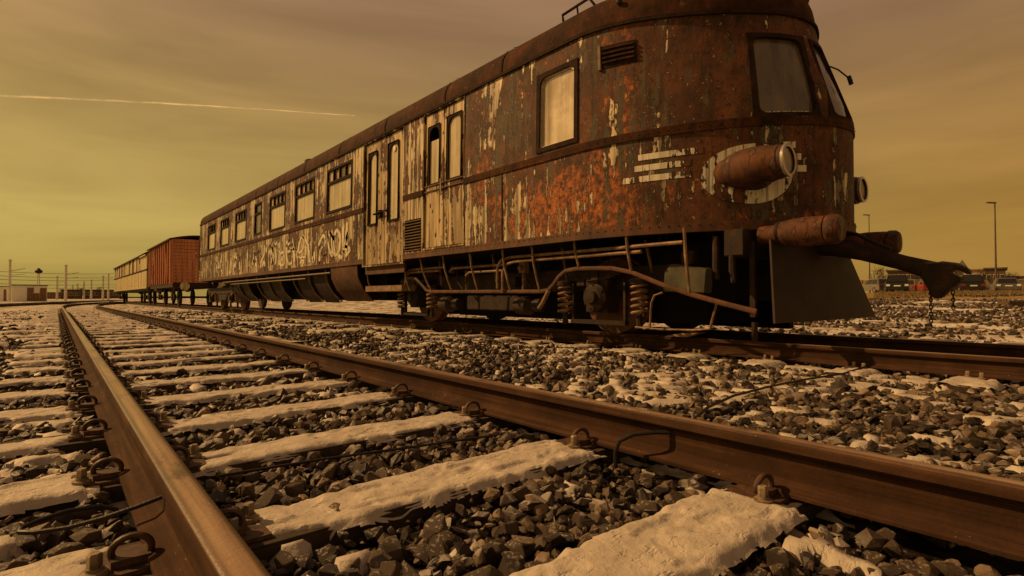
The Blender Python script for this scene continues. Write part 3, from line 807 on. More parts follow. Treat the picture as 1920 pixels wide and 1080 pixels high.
def vid(i, j):
    if (i, j) not in idx:
        idx[(i, j)] = len(b.v); b.v.append(tuple(SP(uu[i], zz[j])))
    return idx[(i, j)]
for i in range(len(uu) - 1):
    for j in range(len(zz) - 1):
        uc, zc = (uu[i] + uu[i + 1]) / 2, (zz[j] + zz[j + 1]) / 2
        if any(h[0] < uc < h[1] and h[2] < zc < h[3] for h in holes): continue
        b.f.append((vid(i, j), vid(i + 1, j), vid(i + 1, j + 1), vid(i, j + 1)))
shell = b.build('body', 'side_paint', car)
b = MB(); ph = [0, .06, .13, .21, .30, .40, .5, .6, .7, .8, .9, .96, 1.0]
for u in uu: b.v += [tuple(RP(u, p)) for p in ph]
n = len(ph)
for i in range(len(uu) - 1):
    b.f += [(i * n + k, (i + 1) * n + k, (i + 1) * n + k + 1, i * n + k + 1) for k in range(n - 1)]
roof = b.build('roof', 'roof_rust', car)
# end wall, floor
b = MB(); e_ = [SP(US(CAR_END), z) for z in zz] + [RP(US(CAR_END), p) for p in ph[1:]]
m_ = [Vector((2 * TC - p.x, p.y, p.z)) for p in e_][::-1][1:]
b.add(e_ + m_, [tuple(range(len(e_) + len(m_)))])
b.build('end_wall', 'side_paint', car)
b = MB(); b.box(TC - 1.40, TC + 1.40, 4.4, CAR_END - .05, RT + 1.08, RT + 1.16); b.build('floor', 'dark_fill', car)
# mouldings
b = MB(); band(b, -US(CAR_END), US(CAR_END), Z_EAVE - .045, Z_EAVE - .005, -.02, .028); b.build('eaves_gutter', 'moulding', car)
b = MB()
dl = [(-US(CAR_END), US(8.25)), (US(9.85), US(CAR_END))]
for a_, c_ in ((-US(CAR_END), US(6.44)), (US(7.60), US(8.25)), (US(9.85), US(CAR_END))):
    band(b, a_, c_, 2.115, 2.205, -.01, .016)
b.build('waist_moulding', 'roof_rust', car)
b = MB()
for a_, c_ in ((-US(CAR_END), US(6.44)), (US(6.44), US(8.25)), (US(9.85), US(CAR_END))):
    band(b, a_, c_, Z_SILL - .05, Z_SILL + .045, -.05, .014)
b.build('sill_beam', 'rust', car)
for s in (5.6, 7.0, 9.0, 11.1, 13.2, 15.3, 17.4, 19.5, 21.6, 23.7, 25.4):      # roof ribs over the joints
    b = MB(); u = US(s); p0 = [RP(u, p, .012) for p in ph] ; p1 = [RP(u, p, .012) for p in ph]
    p0 = [p + Vector((0, -.02, 0)) for p in p0]; p1 = [p + Vector((0, .02, 0)) for p in p1]
    k = len(p0); b.add(p0 + p1, [(i, i + 1, k + i + 1, k + i) for i in range(k - 1)])
    b.build('roof_joint', 'moulding', roof)
# vertical panel joints on the lower side
for s in (5.55, 10.12, 12.1, 14.2, 16.3, 18.05, 20.15, 22.3, 24.3):
    b = MB(); band(b, US(s) - .012, US(s) + .012, 1.20, 2.11, -.004, .005); b.build('panel_joint', 'moulding', shell)

# coach windows: surround, two-row glazing
def coach_window(s0, s1, z0, z1, fan=True):
    u0, u1 = US(s0), US(s1)
    b = MB(); ring(b, u0, u1, z0, z1, .022, .03, .035, -.04, .012); w = b.build('window', 'moulding', car)
    if fan:
        b = MB(); band(b, u0, u1, 2.935, 2.995, -.03, .006); b.build('transom', 'moulding', w)
        b = MB(); pane(b, u0, u1, z0, 2.945, -.028); b.build('pane', 'dusty_sky_glass', w)
        n = 4
        for k in range(n):
            a_, c_ = u0 + (u1 - u0) * k / n, u0 + (u1 - u0) * (k + 1) / n
            b = MB(); pane(b, a_ + .012, c_ - .012, 2.985, z1, -.030 if k % 2 else -.045); b.build('pane', 'dusty_sky_glass' if k % 3 != 1 else 'cab_glass', w)
            if k: b = MB(); band(b, a_ - .016, a_ + .016, 2.985, z1, -.035, .002); b.build('mullion', 'moulding', w)
    else:
        b = MB(); pane(b, u0, u1, z0, 2.945, -.028); b.build('pane', 'cab_glass', w)
        b = MB(); pane(b, u0, u1, 2.985, z1, -.03); b.build('pane', 'window_dark', w)
        b = MB(); band(b, u0, u1, 2.935, 2.995, -.03, .006); b.build('transom', 'moulding', w)
for s0, s1 in coach_wins: coach_window(s0, s1, 2.32, 3.25)
coach_window(16.74, 17.42, 2.35, 3.25, False)
# single driver-side window
b = MB(); ring(b, *WIN1, .028, .03, .10, -.04, .016, True); w = b.build('window', 'moulding', car)
b = MB(); pane(b, *WIN1, -.03); b.build('pane', 'dusty_sky_glass', w)
b = MB(); ring(b, WIN1[0] + .028, WIN1[1] - .028, WIN1[2] + .028, WIN1[3] - .028, .014, -.002, .09, -.03, -.006, True); b.build('bead', 'steel_bright', w)
# cab and front windows
for h in (CABW, FRW, CABR):
    b = MB(); ring(b, *h, .026, .03, .085, -.045, .014); w = b.build('window', 'moulding', car)
    b = MB(); band(b, h[0] - .01, h[1] + .01, h[2] - .01, h[3] + .01, -.040, -.032, 4); b.build('pane', 'cab_glass', w)
b = MB()
for k in range(16):
    u = CABW[0] + .05 + (CABW[1] - CABW[0] - .1) * (k + random.random() * .6) / 16; L_ = random.uniform(.02, .05)
    p = SP(u, CABW[2] + .032, -.015); b.lathe([(-.012, .004), (-.004, .016), (.008, .013), (.016, .003)], p, (0, 0, 1), 7)
b.build('snow_on_sill', 'snow', car)
# doors
def door_leaf(u0, u1, z0, z1, w, r, off, nm='door', mat='door_paint', glaze='dusty_sky_glass', ztop=None):
    wu0, wu1, wz0, wz1 = w
    b = MB()
    band(b, u0, wu0, z0, z1, off - .03, off); band(b, wu1, u1, z0, z1, off - .03, off)
    band(b, wu0, wu1, z0, wz0, off - .03, off); band(b, wu0, wu1, wz1, z1, off - .03, off)
    d = b.build(nm, mat, car)
    b = MB(); I = ring(b, wu0, wu1, wz0, wz1, .016, .018, r, off - .03, off + .008, True)
    b.build('window_frame', 'moulding', d)
    b = MB(); pane(b, wu0, wu1, wz0, ztop or wz1, off - .02); b.build('pane', glaze, d)
    return d
z0, z1 = DOOR1[2] + .012, DOOR1[3] - .012; um = US(7.03)
d = door_leaf(um + .012, DOOR1[1] - .012, z0, z1, (US(7.15), US(7.47), 2.26, 3.20), .13, -.022, ztop=2.98)
d = door_leaf(DOOR1[0] + .012, um - .012, z0, z1, (US(6.55), US(6.92), 2.26, 3.24), .13, -.022)
b = MB(); b.tube([SP(um - .03, 2.30, .0), SP(um - .03, 2.28, .05), SP(um - .05, 2.18, .055), SP(um - .04, 2.06, .05), SP(um - .04, 2.04, 0)], .012, 7); b.build('handle', 'steel_bright', d)
b = MB()
for z in (2.15, 2.235): band(b, DOOR1[0] + .02, DOOR1[1] - .02, z, z + .016, -.024, -.004)
b.build('letter_strip', 'rust', d)
z0, z1 = DOOR2[2] + .012, DOOR2[3] - .012; um = US(9.15)
d = door_leaf(um + .012, DOOR2[1] - .012, z0, z1, (US(9.34), US(9.66), 1.84, 3.22), .14, -.03)
d = door_leaf(DOOR2[0] + .012, um - .012, z0, z1, (US(8.50), US(8.86), 1.84, 3.24), .14, -.03)
b = MB(); b.lathe([(0, .055), (.012, .055), (.016, .045)], SP(US(8.68), 3.13, -.045), (-1, 0, 0), 16); b.build('round_sticker', 'plate_white', d)
b = MB(); b.tube([SP(um + .22, 2.01, -.02), SP(um + .2, 2.01, .03), SP(um - .25, 2.03, .03), SP(um - .27, 2.03, -.02)], .013, 7); b.box(*(lambda p: (p.x - .02, p.x + .03, p.y - .06, p.y + .06, p.z - .07, p.z + .07))(SP(um, 2.0, 0)))
b.build('handle', 'moulding', d)
for D_ in (DOOR1, DOOR2):
    b = MB(); ring(b, *D_, -.004, .028, .006, -.03, .012); b.build('door_frame', 'side_paint', car)
# louvres
def louvre(h, n):
    b = MB(); pane(b, *h, -.05, .01); w = b.build('louvre_grille', 'window_dark', car)
    for k in range(n):
        z = h[2] + (h[3] - h[2]) * (k + .5) / n; t_ = (h[3] - h[2]) / n * .33
        b = MB(); U = us(h[0], h[1]); vs = []
        for u in U: vs += [SP(u, z - t_, .012), SP(u, z - t_ + .008, .016), SP(u, z + t_, -.03), SP(u, z + t_ - .008, -.034)]
        fs = [(0, 1, 2, 3), tuple(len(vs) - 4 + q for q in range(4))]
        for i in range(len(U) - 1): fs += [(4 * i + q, 4 * i + (q + 1) % 4, 4 * i + 4 + (q + 1) % 4, 4 * i + 4 + q) for q in range(4)]
        b.add(vs, fs); b.build('slat', 'louvre', w)
    return w
louvre(LOUV1, 11)
lv = (US(3.42), US(3.80), 3.02, 3.24)
b = MB(); band(b, lv[0] - .02, lv[1] + .02, lv[2] - .02, lv[3] + .02, -.002, .008); lw = b.build('vent_grille', 'moulding', car)
for k in range(4):
    z = lv[2] + .03 + k * .052
    b = MB(); band(b, lv[0], lv[1], z, z + .02, .006, .034); b.build('slat', 'roof_rust', lw)
b = MB(); band(b, lv[1] + .025, lv[1] + .06, lv[2] - .03, lv[3] + .03, -.002, .03); b.build('bracket', 'louvre', lw)

# speed stripes and lamp surround painted on the nose
LX, LZ = 1.02, 1.69                  # lamp offset from the centre line, height above rail
lu = float(np.interp(LX, _dx, _u))
def stripe(u0, u1, z0, z1):
    b = MB(); band(b, u0, u1, z0, z1, .001, .004); return b.build('speed_stripe', 'stripe_paint', car)
for k, z in enumerate((1.66, 1.775, 1.89)):
    stripe(1.56 + (.0 if k == 2 else .12), 2.42 - .10 * k * (1 if k != 1 else 1.6), z, z + .062)
    stripe(.60 + .05 * k, .82, z, z + .062)
b = MB(); N_ = 40; vs = []
for k in range(N_):
    a_ = 2 * math.pi * k / N_; ca, sa = math.cos(a_), math.sin(a_)
    for r_, o in ((1.0, .002), (1.0, .007), (.56, .007), (.56, .002)):
        uo = ca * (.50 if ca > 0 else .36) * r_; zo = sa * .295 * r_
        vs.append(SP(lu - .21 + uo, LZ - .04 + zo, o))
b.add(vs, [(4 * k + q, 4 * k + (q + 1) % 4, 4 * ((k + 1) % N_) + (q + 1) % 4, 4 * ((k + 1) % N_) + q) for k in range(N_) for q in range(4)])
b.build('lamp_surround', 'stripe_paint', car)
# head lamps: torpedo nacelles
for sg in (-1, 1):
    lx = TC + sg * LX
    b = MB(); prof = [(0, .128), (.02, .148), (.05, .150), (.055, .158), (.085, .160), (.09, .155), (.18, .178), (.28, .190), (.40, .188), (.52, .165), (.63, .12), (.73, .06), (.77, .01)]
    b.lathe(prof, (lx, 2.04, RT + LZ), (0, 1, -.02), 28, False)
    l = b.build('headlamp', 'lamp_paint', car)
    b = MB(); b.lathe([(-.012, .122), (-.02, .135), (-.012, .150), (.012, .150), (.02, .14), (.01, .122)], (lx, 2.04, RT + LZ), (0, 1, -.02), 28, False); b.build('rim', 'steel_bright', l)
    b = MB(); b.lathe([(.05, .005), (.045, .05), (.03, .09), (.012, .124)], (lx, 2.04, RT + LZ), (0, 1, -.02), 24, False); b.build('lens', 'lens_glass', l)
# bracket lamp at the far corner of the nose
p = SP(-1.55, 1.62, .0)
b = MB(); b.box(p.x - .02, p.x + .12, p.y - .30, p.y - .08, p.z - .10, p.z + .02); b.tube([p, p + Vector((.05, -.12, -.03))], .02, 6); b.build('marker_lamp', 'gear', car)
# wiper / mirror bracket on the front window, roof rail, roof fittings, roof lamp visor
a_ = SP(-.25, 2.98, .01); q_ = a_ + Vector((.06, -.16, -.16)); r_ = SP(-.25, 2.52, .01)
b = MB(); b.tube([a_, a_ + Vector((.03, -.07, -.05)), q_], .008, 6); b.tube([q_ + Vector((0, 0, .02)), q_ + Vector((.01, -.02, -.07))], .022, 6); b.tube([q_ + Vector((.01, -.02, -.07)), r_ + Vector((0, -.05, .22)), r_ + Vector((0, -.03, .2))], .008, 6)
b.build('wiper_bracket', 'black_rubber', car)
b = MB(); q = [RP(US(4.6), .42, .0), RP(US(4.6), .42, .10), RP(US(4.0), .42, .11), RP(US(3.95), .42, .0)]
q = [RP(US(4.75), .5), RP(US(4.75), .5) + Vector((-.02, 0, .10)), RP(US(4.3), .5) + Vector((-.02, 0, .13)), RP(US(4.2), .5)]
b.tube(q, .018, 7); b.tube([RP(US(4.5), .5), RP(US(4.5), .5) + Vector((-.02, 0, .12))], .012, 6); b.build('roof_handrail', 'moulding', car)
for u, ph_ in ((US(3.55), .16), (1.15, .16)):
    p = RP(u, ph_, .01); b = MB(); b.lathe([(0, .035), (.03, .035), (.045, .02)], p, (-.6, -.3, .6), 10); b.build('roof_stud', 'gear', roof)
b = MB()
for k in range(9):
    a2 = -1 + 2 * k / 8
vp = [RP(.85 - .212 * k, .32, .04) for k in range(9)]; vq = [RP(.85 - .212 * k, .62, .05) for k in range(9)]
b.add([p + Vector((0, -.10, .05)) for p in vp] + [p + Vector((0, -.02, .10)) for p in vq] + vp + vq, [f for i in range(8) for f in ((i, i + 1, 9 + i + 1, 9 + i), (i, 18 + i, 18 + i + 1, i + 1), (9 + i, 9 + i + 1, 27 + i + 1, 27 + i))] + [(0, 9, 27, 18), (8, 26, 35, 17)])
b.build('roof_visor', 'gear', roof)
p = RP(US(14.8), .72); b = MB(); b.lathe([(-.05, .07), (.10, .07), (.11, .15), (.16, .14), (.20, .04)], p, (0, 0, 1), 14); b.build('roof_ventilator', 'gear', roof)
for s in (7.8, 18.9, 22.4):
    p = RP(US(s), .8); b = MB(); b.lathe([(-.05, .07), (.07, .07), (.08, .14), (.12, .13), (.15, .04)], p, (0, 0, 1), 14); b.build('roof_ventilator', 'gear', roof)

# graffiti: looping chalk-pale letters sprayed under the coach windows
gr = [  # strokes in (x along the text 0..1 from left to right, y 0..1)
 [(0, .05), (.01, .35), (.05, .55), (.06, .95)], [(.03, .1), (.05, .3), (.07, .1)],
 [(.12, .0), (.12, .5), (.15, .9)], [(.13, .9), (.19, .75), (.24, .95)], [(.17, .75), (.20, .45), (.17, .1)], [(.21, .85), (.23, .4), (.22, .1)],
 [(.27, .05), (.28, .9)], [(.28, .45), (.33, .5), (.34, .1), (.30, .05), (.28, .2)], [(.31, .3), (.32, .2)],
 [(.38, .9), (.37, .4), (.40, .05), (.44, .1)], [(.36, .7), (.43, .8), (.44, .55), (.38, .5)], [(.44, .95), (.46, .5), (.47, .1)],
 [(.50, .2), (.52, .6), (.55, .9), (.58, .75), (.56, .45), (.51, .35), (.54, .2), (.60, .22)], [(.56, .95), (.61, .7), (.63, .4), (.64, .0)], [(.54, 0), (.56, .15), (.58, 0)],
 [(.585, .55), (.60, .5), (.60, .25)],
 [(.73, .5), (.78, .8), (.80, .4), (.79, .1)], [(.80, .9), (.82, .5), (.86, .1), (.86, .5), (.85, .95)], [(.83, .9), (.84, .7)],
 [(.88, .2), (.87, .6), (.90, .85), (.93, .6), (.92, .25), (.89, .1), (.88, .2)], [(.91, .1), (.95, .0)], [(.95, .3), (.955, .9)], [(.98, .2), (.985, 1.0)], [(.76, .1), (.80, .2)],
 [(.74, 0), (.75, .3), (.77, .45)]]
for k_ in range(16):
    x_, w_ = random.uniform(-.95, -.03), random.uniform(.012, .05); gr.append([(x_ + random.uniform(-w_, w_), random.uniform(.0, .95)) for _ in range(random.choice((3, 4, 5)))])
for k_ in range(9):
    x_ = random.uniform(.02, 1.0); gr.append([(x_ + random.uniform(-.03, .03), random.uniform(.0, 1)) for _ in range(3)])
for st in gr:
    P_ = []
    for i in range(len(st) - 1):
        for k in range(5):
            q = [st[max(i - 1, 0)], st[i], st[i + 1], st[min(i + 2, len(st) - 1)]]; x = k / 5
            P_.append(tuple(.5 * (2 * q[1][c] + (q[2][c] - q[0][c]) * x + (2 * q[0][c] - 5 * q[1][c] + 4 * q[2][c] - q[3][c]) * x * x + (3 * q[1][c] - q[0][c] - 3 * q[2][c] + q[3][c]) * x ** 3) for c in (0, 1)))
    P_.append(st[-1])
    b = MB(); vs = []
    for i, (x, y) in enumerate(P_):
        x2, y2 = P_[min(i + 1, len(P_) - 1)]; x1, y1 = P_[max(i - 1, 0)]
        dx_, dy_ = -(x2 - x1) * 6.0, (y2 - y1) * .72; L_ = math.hypot(dx_, dy_) or 1; w_ = random.uniform(.026, .04)
        s_, z_ = 16.7 - x * 6.2, 1.27 + y * .72
        vs += [SP(US(s_ - dy_ / L_ * w_ * 1.7), z_ + dx_ / L_ * w_, .007), SP(US(s_ + dy_ / L_ * w_ * 1.7), z_ - dx_ / L_ * w_, .007)]
    b.add(vs, [(2 * i, 2 * i + 1, 2 * i + 3, 2 * i + 2) for i in range(len(P_) - 1)]); b.build('graffiti_stroke', 'graffiti', shell, False)

# rear end: corridor hand rail and gangway frame
b = MB(); b.tube([(TC - 1.3, CAR_END + .02, RT + 1.2), (TC - 1.36, CAR_END + .26, RT + 1.25), (TC - 1.36, CAR_END + .30, RT + 3.3), (TC - 1.28, CAR_END + .28, RT + 3.62), (TC - 1.1, CAR_END, RT + 3.75)], .022, 7); b.build('end_handrail', 'moulding', car)
b = MB(); b.tube([(TC - 1.46, CAR_END - .35, RT + 1.55), (TC - 1.56, CAR_END - .35, RT + 1.6), (TC - 1.56, CAR_END - .35, RT + 2.9), (TC - 1.46, CAR_END - .35, RT + 2.95)], .02, 7); b.build('side_handrail', 'louvre', car)

# buffers, buffer beam, skirt
b = MB(); b.box(TC - 1.1, TC + 1.1, 2.42, 2.62, RT + .84, RT + 1.10); b.build('buffer_beam', 'gear', car, bevel=.01)
for sg in (-1, 1):
    x = TC + sg * .875
    b = MB(); b.lathe([(0, .07), (.01, .118), (.03, .130), (.09, .133), (.11, .124), (.115, .116), (.12, .128), (.28, .134), (.40, .128), (.50, .112), (.54, .10), (.55, .088), (.70, .085)], (x, 1.66, RT + 1.04), (0, 1, 0), 28)
    bf = b.build('buffer', 'buffer_paint', car)
    b = MB(); b.lathe([(-.012, .02), (-.011, .06), (.0, .108), (.03, .131), (.088, .1345), (.098, .127)], (x, 1.655, RT + 1.04), (0, 1, 0), 28); b.build('buffer_head', 'lamp_paint', bf)
    b = MB(); b.lathe([(.50, .116), (.52, .122), (.535, .112)], (x, 1.66, RT + 1.04), (0, 1, 0), 24, False); b.build('buffer_ring', 'gear', bf)
b = MB(); n = 14; vs = []
for k in range(n + 1):
    f_ = -1 + 2 * k / n; top, bot = 1.02, 1.36
    yk = 2.16 + .04 * f_ * f_
    for (hw, z, o) in ((top, .98, 0), (bot, .215, -.18), (bot, .215, -.162), (top, .98, .018)): vs.append((TC + f_ * hw, yk + o, RT + z))
fs = [(0, 1, 2, 3), tuple(4 * n + q for q in range(4))]
for k in range(n): fs += [(4 * k + q, 4 * k + (q + 1) % 4, 4 * k + 4 + (q + 1) % 4, 4 * k + 4 + q) for q in range(4)]
b.add(vs, fs); b.build('front_skirt', 'skirt_dark', car)
b = MB(); b.bar((TC - .95, 2.40, RT + .98), (TC - .95, 2.40, RT + .25), .05, .05); b.bar((TC - .93, 2.40, RT + .2), (TC - .93, 2.40, RT + .02), .07, .03); b.build('skirt_post', 'gear', car)
# coupling: drop arm with a hooked head and chains
b = MB()
b.tube([(TC, 2.45, RT + 1.00), (TC, 2.0, RT + .965), (TC + .02, 1.75, RT + .885), (TC + .02, 1.42, RT + .765), (TC + .02, 1.18, RT + .675)], [.10, .105, .085, .075, .09], 10, flat=(.8, 1))
hp = [(1.28, .735), (1.12, .765), (1.02, .745), (.95, .69), (.925, .64), (.96, .645), (1.02, .69), (1.07, .68), (1.06, .645), (.99, .615), (.99, .59), (1.08, .51), (1.14, .43), (1.20, .43), (1.23, .52), (1.28, .62)]
b.prism(hp, -.07, .07, lambda p, w: (TC + .02 + w, p[0], RT + p[1]))
cp = b.build('coupling_hook', 'gear', car, bevel=.012)
b = MB(); b.tube([(TC + .02, 2.05, RT + 1.10), (TC - .02, 1.80, RT + 1.07), (TC - .08, 1.62, RT + .96), (TC - .06, 1.5, RT + .90)], .018, 7); b.build('brake_hose', 'black_rubber', cp)
def chain(x, y, z0, z1):
    b = MB(); z = z0; k = 0
    while z > z1:
        pts = [(x + (.012 * math.cos(a_) if k % 2 else 0), y + (0 if k % 2 else .012 * math.cos(a_)), z - .02 + .022 * math.sin(a_)) for a_ in np.linspace(0, 2 * math.pi, 8, endpoint=False)]
        b.tube(pts, .005, 5, closed=True); z -= .032; k += 1
    return b.build('chain', 'gear', cp)
chain(TC + .02, 1.22, RT + .50, RT + .18); chain(TC + .02, 1.06, RT + .50, RT + .34)
b = MB(); b.tube([(TC + .05, 2.05, RT + 1.12), (TC + .05, 2.0, RT + 1.20), (TC + .05, 1.93, RT + 1.22), (TC + .05, 1.95, RT + 1.14)], .012, 6); b.build('coupling_pin', 'gear', cp)

# ---- running gear
def PX(s, z, x=4.75): return (x, s, RT + z)
uf = MB()
uf.box(TC - .95, TC + .95, 9.9, 23.0, RT + .38, RT + 1.07); uf.box(TC - .62, TC + .62, 2.75, 9.9, RT + .40, RT + 1.07); uf.box(TC - .55, TC + .55, 3.1, 9.2, RT + .14, RT + .40); uf.box(TC + .86, TC + .98, 2.8, 9.9, RT + .05, RT + .9); uf.box(TC + 1.0, TC + 1.30, 2.9, 9.9, RT + .30, RT + 1.1)
uf.build('dark_fill', 'dark_fill', car)  # motor and frame mass as near-black boxes, added to fill the shade beneath
def wheelset(s, parent, r=.46):
    b = MB(); b.lathe([(-.85, .07), (.85, .07)], (TC, s, RT + r), (1, 0, 0), 12); ax = b.build('axle', 'gear', parent)
    for sg in (-1, 1):
        b = MB(); b.lathe([(-.068, .22), (-.066, r - .07), (-.062, r + .004), (.042, r - .002), (.05, r + .028), (.07, r + .028), (.073, r - .06), (.06, .24), (.06, .12), (-.06, .12)], (TC + sg * .75, s, RT + r), (-sg, 0, 0), 40); b.build('wheel', 'rust', ax)
def axlebox(s, x, parent):
    b = MB(); b.box(x - .10, x + .12, s - .17, s + .17, RT + .26, RT + .66)
    b.lathe([(0, .17), (.04, .175), (.06, .14), (.075, .13), (.08, .08), (.12, .075), (.125, .02)], (x - .10, s, RT + .44), (-1, 0, 0), 20)
    for k in range(6): b.lathe([(0, .022), (.03, .02)], (x - .14, s + .145 * math.cos(k * 1.047 + .5), RT + .44 + .145 * math.sin(k * 1.047 + .5)), (-1, 0, 0), 6)
    return b.build('axle_box', 'gear', parent, bevel=.008)
def coil(s, x, parent, z0=.24, z1=.60, r=.085):
    b = MB(); n = 56
    b.tube([(x + r * math.cos(2 * math.pi * 5 * i / n), s + r * math.sin(2 * math.pi * 5 * i / n), RT + z0 + (z1 - z0) * i / n) for i in range(n + 1)], .017, 7)
    o = b.build('coil_spring', 'gear_pipe', parent)
    b = MB(); b.lathe([(0, .11), (.05, .11), (.06, .08)], (x, s, RT + z1 - .01), (0, 0, 1), 14); b.build('spring_seat', 'gear', o)
    b = MB(); b.lathe([(0, .04), (.16, .03)], (x, s, RT + z0 - .14), (0, 0, 1), 8); b.build('spring_pin', 'gear', o)
wheelset(4.20, car); wheelset(8.45, car)
axlebox(4.20, 5.02, car); axlebox(8.45, 5.02, car)
for s in (4.74, 3.60, 8.95, 7.92): coil(s, 4.95, car)
for s in (4.20, 8.45):          # leaf spring over the axle box
    b = MB()
    for k in range(6): L_ = .52 - .075 * k; b.box(4.90, 5.02, s - L_, s + L_, RT + .735 - .019 * k, RT + .752 - .019 * k)
    b.box(4.885, 5.035, s - .05, s + .05, RT + .60, RT + .78); b.build('leaf_spring', 'gear', car)
    b = MB(); b.box(4.92, 5.0, s - .42, s + .42, RT + .12, RT + .17); b.bar((4.96, s - .40, RT + .62), (4.96, s - .40, RT + .14), .05, .03); b.bar((4.96, s + .40, RT + .62), (4.96, s + .40, RT + .14), .05, .03); b.build('axle_guard', 'gear', car)
b = MB(); b.box(5.08, 5.16, 3.1, 9.3, RT + .52, RT + .80); b.build('bogie_frame', 'gear', car, bevel=.01)
rail_pts = [(8.50, .66), (8.50, .775), (8.30, .785), (8.12, .76), (7.92, .65), (7.78, .56), (7.62, .535), (6.2, .525), (5.0, .515), (4.86, .53), (4.76, .60), (4.66, .70), (4.55, .765), (4.35, .785), (4.0, .775), (3.82, .765), (3.55, .71), (3.2, .58), (2.85, .47), (2.5, .38), (2.20, .31)]
b = MB(); b.tube([PX(s, z) for s, z in rail_pts], .025, 8, flat=(.7, 1.05)); b.build('guard_rail', 'rust', car)
b = MB(); b.tube([PX(4.84, .53), PX(4.90, .44), PX(4.96, .36), PX(5.02, .30)], .03, 7); b.build('guard_rail_strut', 'gear_pipe', car)
for s, zb, sb in ((7.84, .56, 7.62), (7.15, .53, 7.00), (6.42, .53, 6.32), (5.66, .52, 5.58), (5.06, .52, 5.0), (4.32, .79, 4.32), (3.56, .72, 3.56), (2.86, .47, 2.86)):
    b = MB(); b.tube([(4.66, s, RT + 1.12), (4.68, s - (s - sb) * .25, RT + 1.12 - (1.12 - zb) * .4), (4.72, s - (s - sb) * .6, RT + 1.12 - (1.12 - zb) * .75), (4.75, sb, RT + zb)], .017, 7); b.build('stanchion', 'gear_pipe', car)
for z, x, s0, s1 in ((.985, 4.70, 2.9, 5.55), (.925, 4.71, 3.4, 5.45)):
    b = MB(); b.tube([(x, s0, RT + z), (x, s1, RT + z), (x, s1 + .18, RT + z - .03), (x, s1 + .26, RT + z - .14), (x, s1 + .26, RT + z - .42)], .020, 8); b.build('brake_pipe', 'gear_pipe', car)
for z, s0, s1 in ((.90, 5.75, 7.05), (.82, 5.8, 6.6), (.93, 7.3, 8.4), (.88, 7.4, 8.4)):
    b = MB(); b.tube([(4.78, s0, RT + z), (4.78, s1, RT + z), (4.78, s1 + .08, RT + z - .05)], .019, 8); b.build('brake_pipe', 'gear_pipe', car)
for s in (7.35, 5.42):
    b = MB(); b.lathe([(-.28, .03), (-.26, .12), (-.02, .135), (0, .12), (.05, .07), (.10, .09), (.22, .09), (.24, .03)], (4.98, s, RT + .33), (0, -1, .02), 18); b.build('brake_cylinder', 'gear', car)
b = MB(); b.box(5.02, 5.25, 5.75, 7.0, RT + .24, RT + .47); b.build('brake_rigging', 'gear', car, bevel=.02)
for s in (6.85, 5.5): b = MB(); b.bar((4.92, s, RT + .52), (4.92, s, RT + .86), .05, .03); b.build('hanger', 'gear_pipe', car)
b = MB(); b.box(4.84, 4.92, 5.40, 5.52, RT + .78, RT + .95); b.lathe([(0, .035), (.05, .03)], (4.84, 5.46, RT + .84), (-1, 0, 0), 10); b.build('valve', 'gear_pipe', car)
b = MB(); b.prism([(3.24, .50), (3.22, .72), (3.14, .79), (2.98, .76), (2.80, .74), (2.74, .72), (2.76, .48)], 4.86, 5.00, lambda p, w: (w, p[0], RT + p[1])); b.build('sandbox', 'green_plate', car, bevel=.01)
b = MB(); b.tube([(4.80, 3.20, RT + .49), (4.80, 3.30, RT + .46), (4.80, 3.34, RT + .38), (4.80, 3.36, RT + .12), (4.80, 3.44, RT + .10)], .012, 6); b.build('sand_pipe', 'gear_pipe', car)
b = MB(); b.tube([(4.9, 3.62, RT + .11), (4.9, 3.3, RT + .10), (4.88, 2.9, RT + .11), (4.88, 2.72, RT + .13), (4.84, 2.62, RT + .40)], .012, 6); b.build('guard_iron', 'gear_pipe', car)
b = MB(); b.prism([(3.42, .0), (3.18, -.005), (3.04, .05), (3.25, .035)], 5.20, 5.38, lambda p, w: (w, p[0], RT + p[1] + .012)); b.build('wheel_scotch', 'gear_pipe', car)
for s, z0, z1 in ((2.72, .62, 1.05), (2.55, .58, 1.0)):
    b = MB(); b.tube([(5.0, s, RT + z1), (5.0, s, RT + z0 + .12), (4.97, s - .03, RT + z0)], [.03, .034, .026], 8); b.build('brake_hose', 'gear', car)
# small hangers, junction boxes and cable drops between the bogie wheels
rr_ = random.Random(5)
for k in range(13):
    s = 3.0 + k * .46 + rr_.uniform(-.1, .1); z = rr_.uniform(.62, .95); x = rr_.uniform(4.86, 5.0)
    b = MB()
    if k % 3 == 0: b.box(x, x + .10, s - .07, s + .07, RT + z - .08, RT + z + .06); b.build('junction_box', 'gear', car, bevel=.01)
    elif k % 3 == 1: b.bar((x, s, RT + 1.08), (x, s + rr_.uniform(-.1, .1), RT + z - .15), .035, .015); b.build('hanger', 'gear_pipe', car)
    else: b.tube([(x, s, RT + 1.06), (x - .02, s + .05, RT + z), (x, s + .16, RT + z - .12), (x, s + .30, RT + z), (x, s + .34, RT + 1.05)], .011, 6); b.build('cable_drop', 'gear', car)
# rivet rows along waist and sill
b = MB()
def rivet(u, z):
    p = SP(u, z, .015); q = SP(u, z, .03); ax_ = (q - p).normalized(); b.lathe([(0, .009), (.004, .007), (.006, .001)], p, ax_, 5, False)
for k in range(150):
    u = -.8 + k * .10
    if not (US(6.40) < u < US(7.62) or US(8.2) < u < US(9.9)): rivet(u, 2.16)
    if not US(8.2) < u < US(9.9): rivet(u, Z_SILL + .02)
rv = b.build('rivets', 'roof_rust', shell); rv['kind'] = 'stuff'
